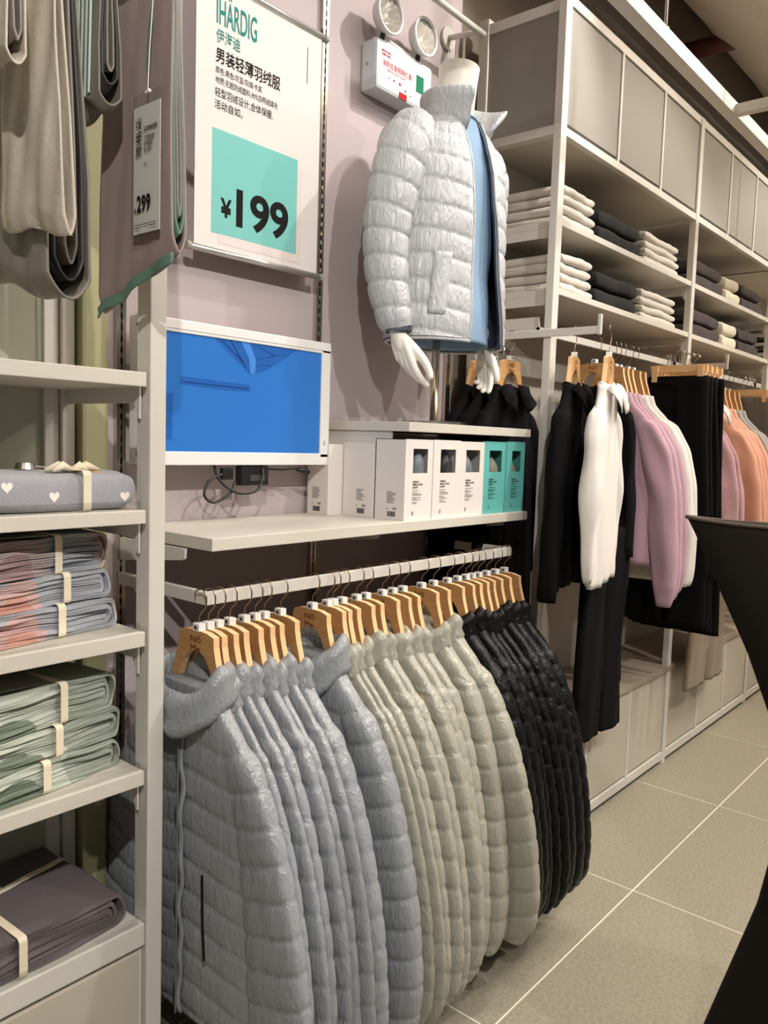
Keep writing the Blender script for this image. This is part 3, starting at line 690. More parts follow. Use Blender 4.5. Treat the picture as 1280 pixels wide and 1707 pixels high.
# torso + neck, one surface
def ell(z, a, b_, x0=0, y0=0, n=40): return [(mx + x0 + a * math.cos(2 * PI * j / n), my + y0 + b_ * math.sin(2 * PI * j / n), z) for j in range(n)]
prof = [(1.90, .132, .095, 0), (1.95, .138, .093, 0), (2.05, .142, .095, 0), (2.18, .158, .105, 0), (2.30, .165, .10, 0), (2.36, .160, .085, 0), (2.40, .120, .070, 0), (2.425, .080, .062, 0), (2.45, .063, .060, -.005), (2.50, .058, .058, -.012), (2.545, .057, .057, -.018), (2.592, .060, .060, -.022)]
P = np.array(prof); zz = np.linspace(0, len(P) - 1, 60); G = np.array([ell(*[np.interp(q, range(len(P)), P[:, c]) for c in (0, 1, 2)], 0, np.interp(q, range(len(P)), P[:, 3])) for q in zz])
G[-1, :, 2] += (G[-1, :, 0] - mx) * -.10
torso = MB().grid(G, cu=True, cap0=True, cap1=True).build('body', M['mannequin'], mn_, True)
torso.modifiers.new('e', 'EDGE_SPLIT').split_angle = math.radians(50)
# shirt
prof = [(1.798, .168, .118), (1.86, .166, .116), (2.0, .160, .112), (2.18, .172, .118), (2.30, .178, .112), (2.365, .170, .096), (2.405, .130, .080), (2.43, .090, .072), (2.445, .074, .068)]
P = np.array(prof); zz = np.linspace(0, len(P) - 1, 50); G = np.array([ell(*[np.interp(q, range(len(P)), P[:, c]) for c in (0, 1, 2)], 0, np.interp(q, [0, 5, 8], [0, 0, -.006])) for q in zz])
G[..., 0] += .003 * np.sin(G[..., 2] * 40) ; 
sh = MB().grid(G, cu=True).build('shirt', M['tee'], mn_, True); sh['label'] = 'light blue knitted top showing in the open front'
sh.modifiers.new('s', 'SOLIDIFY').thickness = .002
MB().tube([(mx + .075 * math.cos(a), my - .006 + .069 * math.sin(a), 2.447) for a in np.linspace(0, 2 * PI, 40)], .004, 8, caps=False).build('neckband', M['tee'], sh, True)
# jacket shell
def jshell(off, z0, z1, nz, nu, N, q=.069, amp=.0075):
    zs = np.linspace(z0, z1, nz); G = np.zeros((nz, nu, 3))
    for i, z in enumerate(zs):
        a = np.interp(z, [1.79, 1.85, 2.0, 2.15, 2.28, 2.34, 2.39, 2.42, 2.445], [.203, .207, .205, .203, .200, .190, .150, .110, .085])
        b_ = np.interp(z, [1.79, 1.85, 2.0, 2.15, 2.28, 2.34, 2.39, 2.42, 2.445], [.143, .146, .143, .145, .135, .120, .100, .085, .075])
        # front at -Y: angle -90deg. opening from th0 (viewer-left edge) to th1
        e0 = np.interp(z, [1.79, 2.1, 2.35, 2.445], [-.050, -.052, -.055, -.058]) ; e1 = np.interp(z, [1.79, 2.0, 2.2, 2.35, 2.445], [.092, .050, .024, .020, .042])
        t1 = math.asin(max(-1, min(1, e1 / a))); t0 = math.asin(max(-1, min(1, e0 / a)))
        for k in range(nu):
            f = k / (nu - 1); th = (t1) + f * (2 * PI - t1 + t0)      # from right edge going round the back to left edge
            dxn, dyn = math.sin(th), -math.cos(th)
            aa = a * (1 + .05 * math.exp(-((f - 0) / .06) ** 2)) ; 
            x = aa * math.copysign(abs(dxn) ** .9, dxn); y = b_ * math.copysign(abs(dyn) ** .9, dyn)
            if f < .12: y -= .018 * (1 - f / .12) * np.interp(z, [1.79, 2.3], [1, .3])
            sc_ = z - .05 * (1 - math.cos(th)) * .6 + .010 * math.sin(th * 2)
            p = sc_ / q; ff = float(puff(p))
            idx = int(math.floor(p)); wr = (math.sin(th * 31 + N.ph[idx % 400, 0] + 6 * z) * .5 + math.sin(th * 52 + N.ph[idx % 400, 1]) * .4 + math.sin(th * 83 + N.ph[idx % 400, 2]) * .35) * ff * max(.2, 1.1 - ff) * 1.5
            edge = min(1, min(f, 1 - f) / .012)
            d = (amp * (ff - .5) + amp * .34 * wr) * edge - .004 * (1 - edge) if off == 0 else -off
            G[i, k] = (mx + x + d * dxn, my + y + d * dyn, z)
    return G
N = Noise(5)
Go = jshell(0, 1.80, 2.445, 120, 220, N); Gi = jshell(.010, 1.80, 2.445, 120, 220, N)
shell = MB(); GG = np.concatenate([Go, Gi[:, ::-1]], 1); shell.grid(GG, cu=True, cap0=False)
jk = shell.build('jacket', M['nywhite'], mn_, True); jk['label'] = 'pale grey quilted down jacket worn open'
MB().grid(jshell(.0125, 1.803, 2.44, 60, 120, N)).build('lining', M['lining'], jk, True)
Gl = jshell(.0145, 1.803, 2.43, 60, 220, N)
MB().grid(Gl[:, :16]).build('facing', M['facing'], jk, True)
# hem + front edge piping
E0 = jshell(.003, 1.795, 2.445, 60, 160, N)
MB().tube(list(E0[0]), .005, 6).build('hem', M['nywhite'], jk, True)
for k in (0, -1): MB().tube(list(E0[:, k]), .0035, 6).build('zip', M['zipm'] if k == 0 else M['nywhite'], jk, True)
MB().tube([tuple(E0[0, 0] + np.array([.002, -.006, .0])), tuple(E0[0, 0] + np.array([.003, -.008, -.022]))], .003, 6).build('zip_pull', M['steel'], jk, True)
# jacket collar (open)
def jcollar():
    n = 70; ncs = 16; G = np.zeros((n, ncs, 3)); T0 = -.45 + 0; T1 = 2 * PI + .30
    for i in range(n):
        f = i / (n - 1); th = .62 + f * (2 * PI - .62 - .50)
        fr = max(0, 1 - min(f, 1 - f) / .20)
        a = .083 + .045 * fr * fr * (.55 if f < .5 else .40); b_ = .080 + .050 * fr * fr * (.75 if f < .5 else .5)
        zc = 2.472 - (.050 if f < .5 else .022) * fr; hh = .044 + .010 * fr
        dx, dy = math.sin(th), -math.cos(th)
        for k in range(ncs):
            c = 2 * PI * k / ncs; hz = hh * math.copysign(abs(math.sin(c)) ** .8, math.sin(c)); rad = .008 * math.cos(c)
            pf = .007 * abs(math.sin(PI * (hz / hh + 1))) ** .6 * (1 if math.cos(c) > 0 else -.4) + .0018 * math.sin(th * 37 + k)
            lean = (.010 + .035 * fr * (.8 if f < .5 else .3)) * (hz / hh)
            G[i, k] = (mx + (a + rad + pf + lean) * dx, my - .008 + (b_ + rad + pf + lean) * dy, zc + hz)
    return G
MB().grid(jcollar(), cu=True, cap0=True, cap1=True).build('collar', M['nywhite'], jk, True)
# sleeves
def jsleeve(sd, name='sleeve'):
    pts = spline([(.150, .0, 2.392), (.185, .0, 2.365), (.214, .005, 2.31), (.232, .018, 2.20), (.243, .030, 2.08), (.244, .022, 1.96), (.236, .005, 1.87), (.226, -.006, 1.815)], 20)
    d = np.r_[0, np.cumsum(np.linalg.norm(np.diff(pts, axis=0), axis=1))]; L = d[-1]; nv = 130; nu = 56
    q = np.linspace(0, L, nv); C = np.stack([np.interp(q, d, pts[:, k]) for k in range(3)], 1); T = np.gradient(C, axis=0); T /= np.linalg.norm(T, axis=1)[:, None]
    rad = np.interp(q / L, [0, .06, .14, .3, .55, .75, .9, .96, 1], [.050, .064, .074, .073, .068, .061, .054, .050, .041])
    G = np.zeros((nv, nu, 3)); N2 = Noise(33 + sd)
    for i in range(nv):
        t = T[i]; a = np.array([0, 1, 0]) - t * t[1]; a /= np.linalg.norm(a); b_ = np.cross(t, a)
        for k in range(nu):
            u = 2 * PI * k / nu; p = (q[i] + .010 * math.sin(u + 1)) / .069; ff = float(puff(p)); idx = int(p) + 7
            wr = (math.sin(u * 9 + N2.ph[idx, 0]) * .5 + math.sin(u * 15 + N2.ph[idx, 1]) * .4 + math.sin(u * 24 + N2.ph[idx, 2]) * .3) * ff * max(.2, 1.1 - ff) * 1.5
            r = rad[i] * .96 + .0075 * (ff - .8) + .0034 * wr
            v = C[i] + (a * math.cos(u) * 1.08 + b_ * math.sin(u) * .95) * r
            G[i, k] = (mx + sd * v[0] * (.94 if sd > 0 else 1), my + v[1], v[2])
    MB().grid(G, cu=True, cap0=True).build(name, M['nywhite'], jk, True)
    e = C[-1] * np.array([.94 if sd > 0 else 1, 1, 1]); MB().tube([(mx + sd * e[0], my + e[1], e[2] + .02), (mx + sd * e[0] * .997, my + e[1] - .001, e[2] - .006)], [.040, .040], 24, caps=False).build('cuff', M['lining'], jk, True)
for sd in (-1, 1): jsleeve(sd)
# pocket welt on viewer-left front
def onshell(th, z, off):
    a, b_ = .205, .144; return (mx + (a + off) * math.sin(th), my - (b_ + off) * math.cos(th), z)
pk = np.array([[onshell(-1.02 + .012 * j * 6 + (z - 1.9) * .45, z, .012 + .004 * math.sin(PI * j / 4)) for j in range(5)] for z in np.linspace(1.86, 2.03, 14)])
ob = MB().grid(pk).build('pocket_welt', M['nywhite'], jk, True); ob.modifiers.new('s', 'SOLIDIFY').thickness = .004
# hands
def capsule_mesh(segs):
    b = MB()
    for pts, rr in segs:
        P_ = spline(pts, 6); R_ = np.interp(np.linspace(0, len(rr) - 1, len(P_)), range(len(rr)), rr)
        t0 = (P_[1] - P_[0]); t0 /= np.linalg.norm(t0); t1 = P_[-1] - P_[-2]; t1 /= np.linalg.norm(t1)
        pre = [P_[0] - t0 * R_[0] * math.cos(a) for a in (.15, .7, 1.15)]; prr = [R_[0] * math.sin(a) for a in (.15, .7, 1.15)]
        post = [P_[-1] + t1 * R_[-1] * math.cos(a) for a in (1.15, .7, .15)]; por = [R_[-1] * math.sin(a) for a in (1.15, .7, .15)]
        b.tube([tuple(v) for v in pre + list(P_) + post], prr + list(R_) + por, 14)
    return b
def hand(wr_, D, T, Nn, mirror, name='hand'):
    """wr_: wrist point; D finger direction, T thumb-side direction, Nn palm normal (curl direction)"""
    D, T, Nn = [np.array(v, float) / np.linalg.norm(v) for v in (D, T, Nn)]
    W_ = np.array(wr_)
    def p(d, t, n): return tuple(W_ + D * d + T * t + Nn * n)
    segs = []
    segs.append(([p(-.03, 0, 0), p(.0, 0, 0), p(.03, .002, 0)], [.0245, .0235, .022]))
    for tt, ln in ((.027, .083), (.010, .088), (-.007, .083), (-.022, .074)):    # palm metacarpals
        segs.append(([p(.0, tt * .45, 0), p(.035, tt * .85, -.003), p(ln, tt, 0)], [.015, .0135, .0112]))
    F_ = [(.027, .083, .062, .0105, .10), (.010, .088, .068, .0105, .0), (-.007, .083, .063, .0100, -.08), (-.022, .074, .050, .0088, -.18)]
    for q, (tt, b0, ln, r, sp) in enumerate(F_):
        cu_ = (.22, .38, .45, .50)[q]
        pts = [p(b0 - .01, tt, 0)]; d0, n0 = b0, .0; ang = .10; t_ = tt
        pts.append(p(d0, t_, n0))
        for fr_ in (.42, .32, .26):
            ang += cu_; d0 += ln * fr_ * math.cos(ang); n0 += ln * fr_ * math.sin(ang); t_ += ln * fr_ * sp * .5; pts.append(p(d0, t_, n0))
        segs.append((pts, [r, r, r * .95, r * .86, r * .68]))
    segs.append(([p(.012, .014, .006), p(.035, .036, .012), p(.060, .054, .018), p(.086, .062, .020), p(.104, .064, .018)], [.0165, .0155, .0125, .0110, .0085]))
    b = capsule_mesh(segs)
    ob = b.build(name, M['mannequin'], mn_, True, origin=tuple(W_))
    md = ob.modifiers.new('r', 'REMESH'); md.mode = 'VOXEL'; md.voxel_size = .0021; md.use_smooth_shade = True
    sm = ob.modifiers.new('s', 'SMOOTH'); sm.factor = .6; sm.iterations = 4
    dg = bpy.context.evaluated_depsgraph_get(); me = bpy.data.meshes.new_from_object(ob.evaluated_get(dg)); old = ob.data; ob.modifiers.clear(); ob.data = me
    me.polygons.foreach_set('use_smooth', [True] * len(me.polygons)); 
    return ob
hand((mx - .224, my - .010, 1.80), (.10, -.30, -1), (.05, -1, -.28), (1, -.15, .0), False)
hand((mx + .210, my - .010, 1.80), (-.05, -.12, -1), (-.25, -1, .10), (-1, -.25, .0), True)

# ================================================================== FOLDED CLOTHES
def folded(name, x0, x1, y0, y1, z0, h, layers, m, label, cat, group=None, seed=0, jitter=.008, rz=0, sag=0, parent_mats=None, open_side=True, ux=14):
    """folded textile: layers of cloth; front folded edge rounded"""
    rs = np.random.RandomState(seed); b = MB(); lh = h / layers; cx_, cy_ = (x0 + x1) / 2, (y0 + y1) / 2; cr, sr = math.cos(rz), math.sin(rz)
    for l in range(layers):
        j = rs.uniform(-1, 1, 4) * jitter
        xa, xb, ya, yb2 = x0 + abs(j[0]), x1 - abs(j[1]), y0 + abs(j[2]) * .6, y1 - abs(j[3])
        n1, n2 = ux, 10; rr = lh * .5
        # closed cross-section in (y,z) swept along x
        ncs = 28; prof = []
        for k in range(ncs):
            a = 2 * PI * k / ncs; c, s_ = math.cos(a), math.sin(a)
            prof.append((np.sign(c) * abs(c) ** .25, np.sign(s_) * abs(s_) ** .55))
        G = np.zeros((n1 + 4, ncs, 3)); ph = rs.uniform(0, 6.28, 6)
        for i in range(n1 + 4):
            f = np.clip((i - 1.5) / (n1), 0, 1)
            if i == 0 or i == n1 + 3: es = .55; ez = .0
            elif i == 1 or i == n1 + 2: es = .96; ez = .75
            else: es, ez = 1, 1
            f = 0 if i < 2 else 1 if i > n1 + 1 else (i - 1) / (n1 + 1.0)
            xx = xa + (xb - xa) * (f * .98 + .01) + (-.004 if i == 0 else .004 if i == n1 + 3 else 0)
            for k, (c, s_) in enumerate(prof):
                yy = (ya + yb2) / 2 + c * (yb2 - ya) / 2 * (es * .02 + .98)
                zz = z0 + lh * (l + .5) + s_ * rr * 1.03 * (ez if ez else .3)
                wv = .0016 * math.sin(xx * 22 + ph[0]) + .0010 * math.sin(yy * 35 + xx * 14 + ph[1]) + .0005 * math.sin(xx * 70 + ph[2])
                zz += wv * min(1, lh / .012) + sag * ((xx - cx_) / (x1 - x0)) * (l / layers)
                yy += (.0022 * math.sin(xx * 31 + ph[3]) + .0012 * math.sin(xx * 83 + ph[4])) * (1 if c < 0 else 1)
                dx, dy = xx - cx_, yy - cy_
                G[i, k] = (cx_ + dx * cr - dy * sr, cy_ + dx * sr + dy * cr, max(zz, z0 + .0005))
        b.grid(G, cu=True, cap0=True, cap1=True)
    t = thing(name, (cx_, cy_, z0), label, cat, group)
    b.build('cloth', m, t, True)
    return t
def folded_u(name, x0, x1, y0, y1, z0, h, layers, m, label, cat, group, seed, rz, fluff=.5):
    """cloth folded into nested U turns whose round ends face right"""
    rs = np.random.RandomState(seed); b = MB(); K = max(1, layers // 2 + layers % 2); lt = h / (2 * K); cx_, cy_ = (x0 + x1) / 2, (y0 + y1) / 2; cr, sr = math.cos(rz), math.sin(rz)
    ph = rs.uniform(0, 6.28, 8)
    for k in range(K):
        R1 = h / 2 - k * lt; R0 = max(R1 - lt * .88, .0006); xe = x1 - (h / 2) * .45 - k * lt * .25 - rs.uniform(0, .012) * (k > 0); zc = z0 + h / 2
        path = [(f, None) for f in np.linspace(0, 1, 16)]
        outer, inner = [], []
        for f in np.linspace(0, 1, 18): outer.append((x0 + (xe - x0) * f, zc - R1)); inner.append((x0 + (xe - x0) * f, zc - R0))
        for a in np.linspace(-PI / 2, PI / 2, 10)[1:-1]: outer.append((xe + R1 * .55 * math.cos(a), zc + R1 * math.sin(a))); inner.append((xe + R0 * .55 * math.cos(a), zc + R0 * math.sin(a)))
        for f in np.linspace(1, 0, 18): outer.append((x0 + (xe - x0) * f, zc + R1)); inner.append((x0 + (xe - x0) * f, zc + R0))
        ring = outer + inner[::-1]; n = len(ring); my = 9; ja, jb = rs.uniform(0, .010), rs.uniform(0, .012); G = np.zeros((my + 2, n, 3))
        for j in range(my + 2):
            g = 0 if j < 2 else 1 if j >= my else (j - 1) / (my - 1); shr = .0022 if j in (0, my + 1) else 0
            for i, (x_, z_) in enumerate(ring):
                isout = i < n // 2; q = (i if isout else n - 1 - i); zz = z_ + (shr if (isout == (z_ < zc)) else -shr)
                yy = y0 + ja + (y1 - jb - y0 - ja) * g + .0035 * math.sin(x_ * 24 + ph[k % 8] + z_ * 90)
                amp_ = .0022 * min(1, (z_ - z0) / .01)
                zz += amp_ * math.sin(x_ * 21 + ph[1] + k * .2) + .5 * amp_ * math.sin(x_ * 55 + yy * 20 + ph[2])
                xx = x_ + .003 * math.sin(yy * 40 + ph[3] + k); dx, dy = xx - cx_, yy - cy_
                G[j, i] = (cx_ + dx * cr - dy * sr, cy_ + dx * sr + dy * cr, max(zz, z0 + .0005))
        b.grid(G, cu=True); base = len(b.V) - (my + 2) * n
        for j0, fl in ((0, 0), (my + 1, 1)):
            for i in range(n // 2 - 1):
                f_ = (base + j0 * n + i, base + j0 * n + i + 1, base + j0 * n + n - 2 - i, base + j0 * n + n - 1 - i); b.F.append(f_ if fl == 0 else f_[::-1])
    t = thing(name, (cx_, cy_, z0), label, cat, group); b.build('cloth', m, t, True).modifiers.new('e', 'EDGE_SPLIT').split_angle = math.radians(60)
    return t
def ribbon_loop(t, xc, y0, y1, z0, z1, wd, rz, c0, m, off=.003, name='ribbon'):
    """band around a bundle at x=xc; c0=(cx,cy) rotation centre"""
    n = 12; pts = []
    for (yy, zz, a0) in ((y0, z0, PI), (y0, z1, PI / 2), (y1, z1, 0), (y1, z0, -PI / 2)):
        for q in range(4):
            a = a0 - q / 3 * PI / 2
            r = .008; cyy = yy + (r if yy == y0 else -r) - (off if yy == y0 else -off); czz = zz + (r if zz == z0 else -r) - (0 if zz == z0 else -off)
            pts.append((cyy + r * math.cos(a) * 1, czz + r * math.sin(a)))
    pts = [pts[i] for i in range(len(pts))]
    # order corners: bottom-front -> top-front -> top-back -> bottom-back
    P_ = []
    r = .008
    for (yy, zz, aa) in ((y0 - off, z0, (1.5, 1.0)), (y0 - off, z1 + off, (1.0, .5)), (y1 + off, z1 + off, (.5, 0)), (y1 + off, z0, (0, -.5))):
        cyy = yy + (r if yy < (y0 + y1) / 2 else -r); czz = zz + (r if zz < (z0 + z1) / 2 else -r)
        for q in range(4):
            a = PI * (aa[0] + (aa[1] - aa[0]) * q / 3); P_.append((cyy + r * math.cos(a), czz + r * math.sin(a)))
    cr, sr = math.cos(rz), math.sin(rz); G = []
    for s_ in (-wd / 2, wd / 2):
        row = []
        for (yy, zz) in P_:
            dx, dy = xc + s_ - c0[0], yy - c0[1]; row.append((c0[0] + dx * cr - dy * sr, c0[1] + dx * sr + dy * cr, zz))
        G.append(row)
    ob = MB().grid(np.array(G), cu=True).build(name, m, t, False)
    ob.modifiers.new('s', 'SOLIDIFY').thickness = .001
    return ob
cw = mat('white_cotton', (205, 198, 186), .9, bump=((90, 90, 90), .3, .003), sheen=.2); cbk = mat('black_cotton', (12, 11, 11), .9, bump=((90,) * 3, .3, .003))
cbr = mat('dark_plum_knit', (58, 48, 47), .95, bump=((300,) * 3, .5, .003), sheen=.05); ccr = mat('cream_cotton', (214, 206, 184), .9, bump=((90,) * 3, .3, .003)); cst = mat('charcoal_stripe', (70, 66, 66), .9)
piles = [(2.565, 2.815, 1.395, 1.66, cw, 'white', 'at the left end', .068, 2), (2.845, 3.235, 1.40, 1.66, cbk, 'black', 'beside the left white pile', .062, 1),
         (3.265, 3.655, 1.40, 1.62, cw, 'white', 'just left of the second post', .064, 2), (3.84, 4.26, 1.40, 1.66, cbr, 'dark plum', 'just right of the second post', .066, 1),
         (4.29, 4.52, 1.40, 1.64, ccr, 'cream', 'between the two dark piles', .062, 1), (4.55, 4.92, 1.40, 1.66, cbr, 'dark plum', 'right of the cream pile', .064, 1)]
sd_ = 0
for z, nm in ((2.272, 'upper'), (2.043, 'lower')):
    for (xa, xb, ya, yb2, m, cn, where, h, ly) in piles:
        for k in range(2):
            sd_ += 1
            folded('folded_garment', xa + .006 * k, xb - .004 * k, ya + .004 * k, yb2, z + k * (h + .002), h, ly, m, '%s folded %s garment %s of the %s open shelf' % (('bottom', 'top')[k], cn, where, nm), 'folded clothes', 'folded clothes on the right fixture', seed=sd_, jitter=.010)
for k in range(5):
    folded('folded_garment', 5.12, 5.45, 1.40, 1.66, 2.043 + k * .03, .028, 1, (cst, cw)[k % 2], 'thin folded %s garment right of the third post, %s from below' % (('charcoal', 'white')[k % 2], ordn[k]), 'folded clothes', 'folded clothes on the right fixture', seed=80 + k)

# ---- bedding bundles, left unit
def pat(name, base, c2, c3, sc1=9.0, lo=.50, lo2=.62):
    m = bpy.data.materials.new(name); m.use_nodes = True; nt = m.node_tree; Nn = nt.nodes; L = nt.links; b = Nn['Principled BSDF']; b.inputs['Roughness'].default_value = .85
    tc = Nn.new('ShaderNodeTexCoord'); nz = Nn.new('ShaderNodeTexNoise'); nz.inputs['Scale'].default_value = sc1; nz.inputs['Detail'].default_value = 0
    L.new(tc.outputs['Object'], nz.inputs['Vector']); rp = Nn.new('ShaderNodeValToRGB'); rp.color_ramp.interpolation = 'CONSTANT'
    e = rp.color_ramp.elements; e[0].position = 0; e[0].color = (*s2l(base), 1); e[1].position = lo; e[1].color = (*s2l(c2), 1); e2 = e.new(lo2); e2.color = (*s2l(c3), 1)
    L.new(nz.outputs['Fac'], rp.inputs['Fac']); L.new(rp.outputs['Color'], b.inputs['Base Color'])
    n2 = Nn.new('ShaderNodeTexNoise'); n2.inputs['Scale'].default_value = 40; bp = Nn.new('ShaderNodeBump'); bp.inputs['Strength'].default_value = .3; bp.inputs['Distance'].default_value = .003
    L.new(tc.outputs['Object'], n2.inputs['Vector']); L.new(n2.outputs['Fac'], bp.inputs['Height']); L.new(bp.outputs['Normal'], b.inputs['Normal'])
    return m
grey_c = pat('grey_coral_print', (158, 162, 168), (190, 160, 156), (190, 142, 128), 4.5, .68, .73)
grey_c2 = pat('dark_grey_rose_print', (158, 162, 168), (168, 150, 150), (150, 124, 124), 4.5, .62, .70)
sage = pat('sage_print', (154, 162, 148), (184, 190, 176), (118, 130, 112), 3.5, .60, .70)
heart_m = mat('grey_fleece', (158, 158, 164), .95, bump=((260,) * 3, .6, .003), sheen=.4)
darkb = mat('plum_grey_sateen', (98, 90, 92), .6, bump=((60,) * 3, .25, .003))
def bundle(x0, x1, y0, y1, z0, h, ly, m, label, rz, ribs, seed, knot=None, jit=.012):
    t = folded('bedding_bundle', x0, x1, y0, y1, z0, h, ly, m, label, 'bedding', 'ribbon-tied bedding bundles on the left shelves', seed=seed, jitter=jit, rz=rz, ux=22) if ly == 1 else folded_u('bedding_bundle', x0, x1, y0, y1, z0, h, ly, m, label, 'bedding', 'ribbon-tied bedding bundles on the left shelves', seed, rz)
    c0 = ((x0 + x1) / 2, (y0 + y1) / 2)
    for xr in ribs: ribbon_loop(t, xr, y0, y1, z0 + .001, z0 + h, .016, rz, c0, M['cream'], .004)
    return t
tb = bundle(.40, .905, 1.395, 1.60, 1.3515, .072, 1, heart_m, 'grey fleece bundle with small hearts tied with a cream bow', 0.0, [.79], 1)
bundle(.42, .875, 1.42, 1.66, 1.109, .060, 6, grey_c, 'bottom bundle of the grey and coral stack', .14, [.745], 2)
bundle(.42, .865, 1.42, 1.66, 1.171, .056, 6, grey_c, 'middle bundle of the grey and coral stack', .18, [.755], 3)
bundle(.42, .860, 1.42, 1.66, 1.229, .072, 8, grey_c2, 'top bundle of the grey and coral stack, dark face up', .20, [.735], 4)
bundle(.40, .870, 1.40, 1.66, .823, .058, 7, sage, 'bottom bundle of the sage green stack', .14, [.700], 5)
bundle(.40, .875, 1.40, 1.66, .883, .060, 6, sage, 'middle bundle of the sage green stack', .16, [.725], 6)
bundle(.40, .865, 1.40, 1.66, .945, .076, 8, sage, 'top bundle of the sage green stack', .18, [.735], 7)
t = bundle(.30, .872, 1.390, 1.68, .494, .075, 6, darkb, 'wide dark plum-grey bundle tied crosswise with cream ribbon', .05, [.655], 8, jit=.008)
G = np.array([[(x_, y_ + d_, .574 + .001 * math.sin(x_ * 60)) for d_ in (-.008, .008)] for x_, y_ in zip(np.linspace(.36, .85, 20), np.linspace(1.50, 1.60, 20))])
ob = MB().grid(G).build('ribbon', M['cream'], t, False); ob.modifiers.new('s', 'SOLIDIFY').thickness = .001
for a in (0.4, 1.2, 2.7, 3.6):
    MB().tube([(.655, 1.545, .577), (.655 + .03 * math.cos(a), 1.545 + .03 * math.sin(a), .585), (.655 + .06 * math.cos(a + .2), 1.545 + .06 * math.sin(a + .2), .577)], [.006, .010, .004], 6).build('bow_loop', M['cream'], t, True)
for a, l in ((2.9, .05), (3.5, .045), (5.9, .03), (6.4, .06)):
    MB().tube([(.785, 1.44, 1.428), (.785 + l * .5 * math.cos(a), 1.44 + l * .3 * math.sin(a), 1.436), (.785 + l * math.cos(a), 1.44 + l * math.sin(a) * .6, 1.427)], [.005, .009, .004], 6).build('bow_loop', M['cream'], tb, True)
# hearts printed on the fleece (thin appliques following its front)
dg = bpy.context.evaluated_depsgraph_get(); cl = [c for c in tb.children if c.name.startswith('cloth')][0]
bv = BVHTree.FromPolygons([tuple(v.co + WL[cl]) for v in cl.data.vertices], [tuple(p.vertices) for p in cl.data.polygons])
hc = [mat('heart_white', (235, 232, 225), .9), mat('heart_orange', (220, 170, 110), .9)]
for (x_, z_, c_, top) in ((.731, 1.381, 0, 0), (.874, 1.378, 0, 0), (.645, 1.40, 0, 0), (.60, 1.375, 1, 0), (.665, 1.47, 0, 1), (.83, 1.43, 1, 1), (.745, 1.50, 0, 1), (.86, 1.50, 0, 1), (.56, 1.44, 0, 1)):
    V = []
    for q in range(24):
        a = 2 * PI * q / 24; hx_ = .0105 * math.sin(a) ** 3; hz_ = .0007 * (13 * math.cos(a) - 5 * math.cos(2 * a) - 2 * math.cos(3 * a) - math.cos(4 * a))
        if top: o_, d_ = Vector((x_ + hx_, z_ + hz_, 1.6)), Vector((0, 0, -1))
        else: o_, d_ = Vector((x_ + hx_, 1.2, z_ + hz_)), Vector((0, 1, 0))
        hit = bv.ray_cast(o_, d_)
        if hit[0] is None: break
        V.append(tuple(hit[0] - d_ * .0008))
    else:
        c = tuple(np.mean(V, 0)); V.append(c); mesh_obj('heart', V, [(i, (i + 1) % 24, 24) for i in range(24)], hc[c_], tb, True)
tag(MB().tube([(.735, 1.52, 1.4265), (.735, 1.52, 1.438)], [.02, .016], 16).build('card_button', M['brass']), 'small round brown tag lying on the heart-patterned bundle', 'tag')
for ylab, zl, xl, nm in ((1.50, 1.3045, .62, 'grey and coral'), (1.50, 1.0245, .62, 'sage green')):
    tag(MB().box(xl - .12, xl + .12, ylab - .06, ylab + .06, zl, zl + .0015).build('product_card', mat('grey_card', (150, 146, 140), .5)), 'flat printed card lying on top of the %s stack' % nm, 'card')

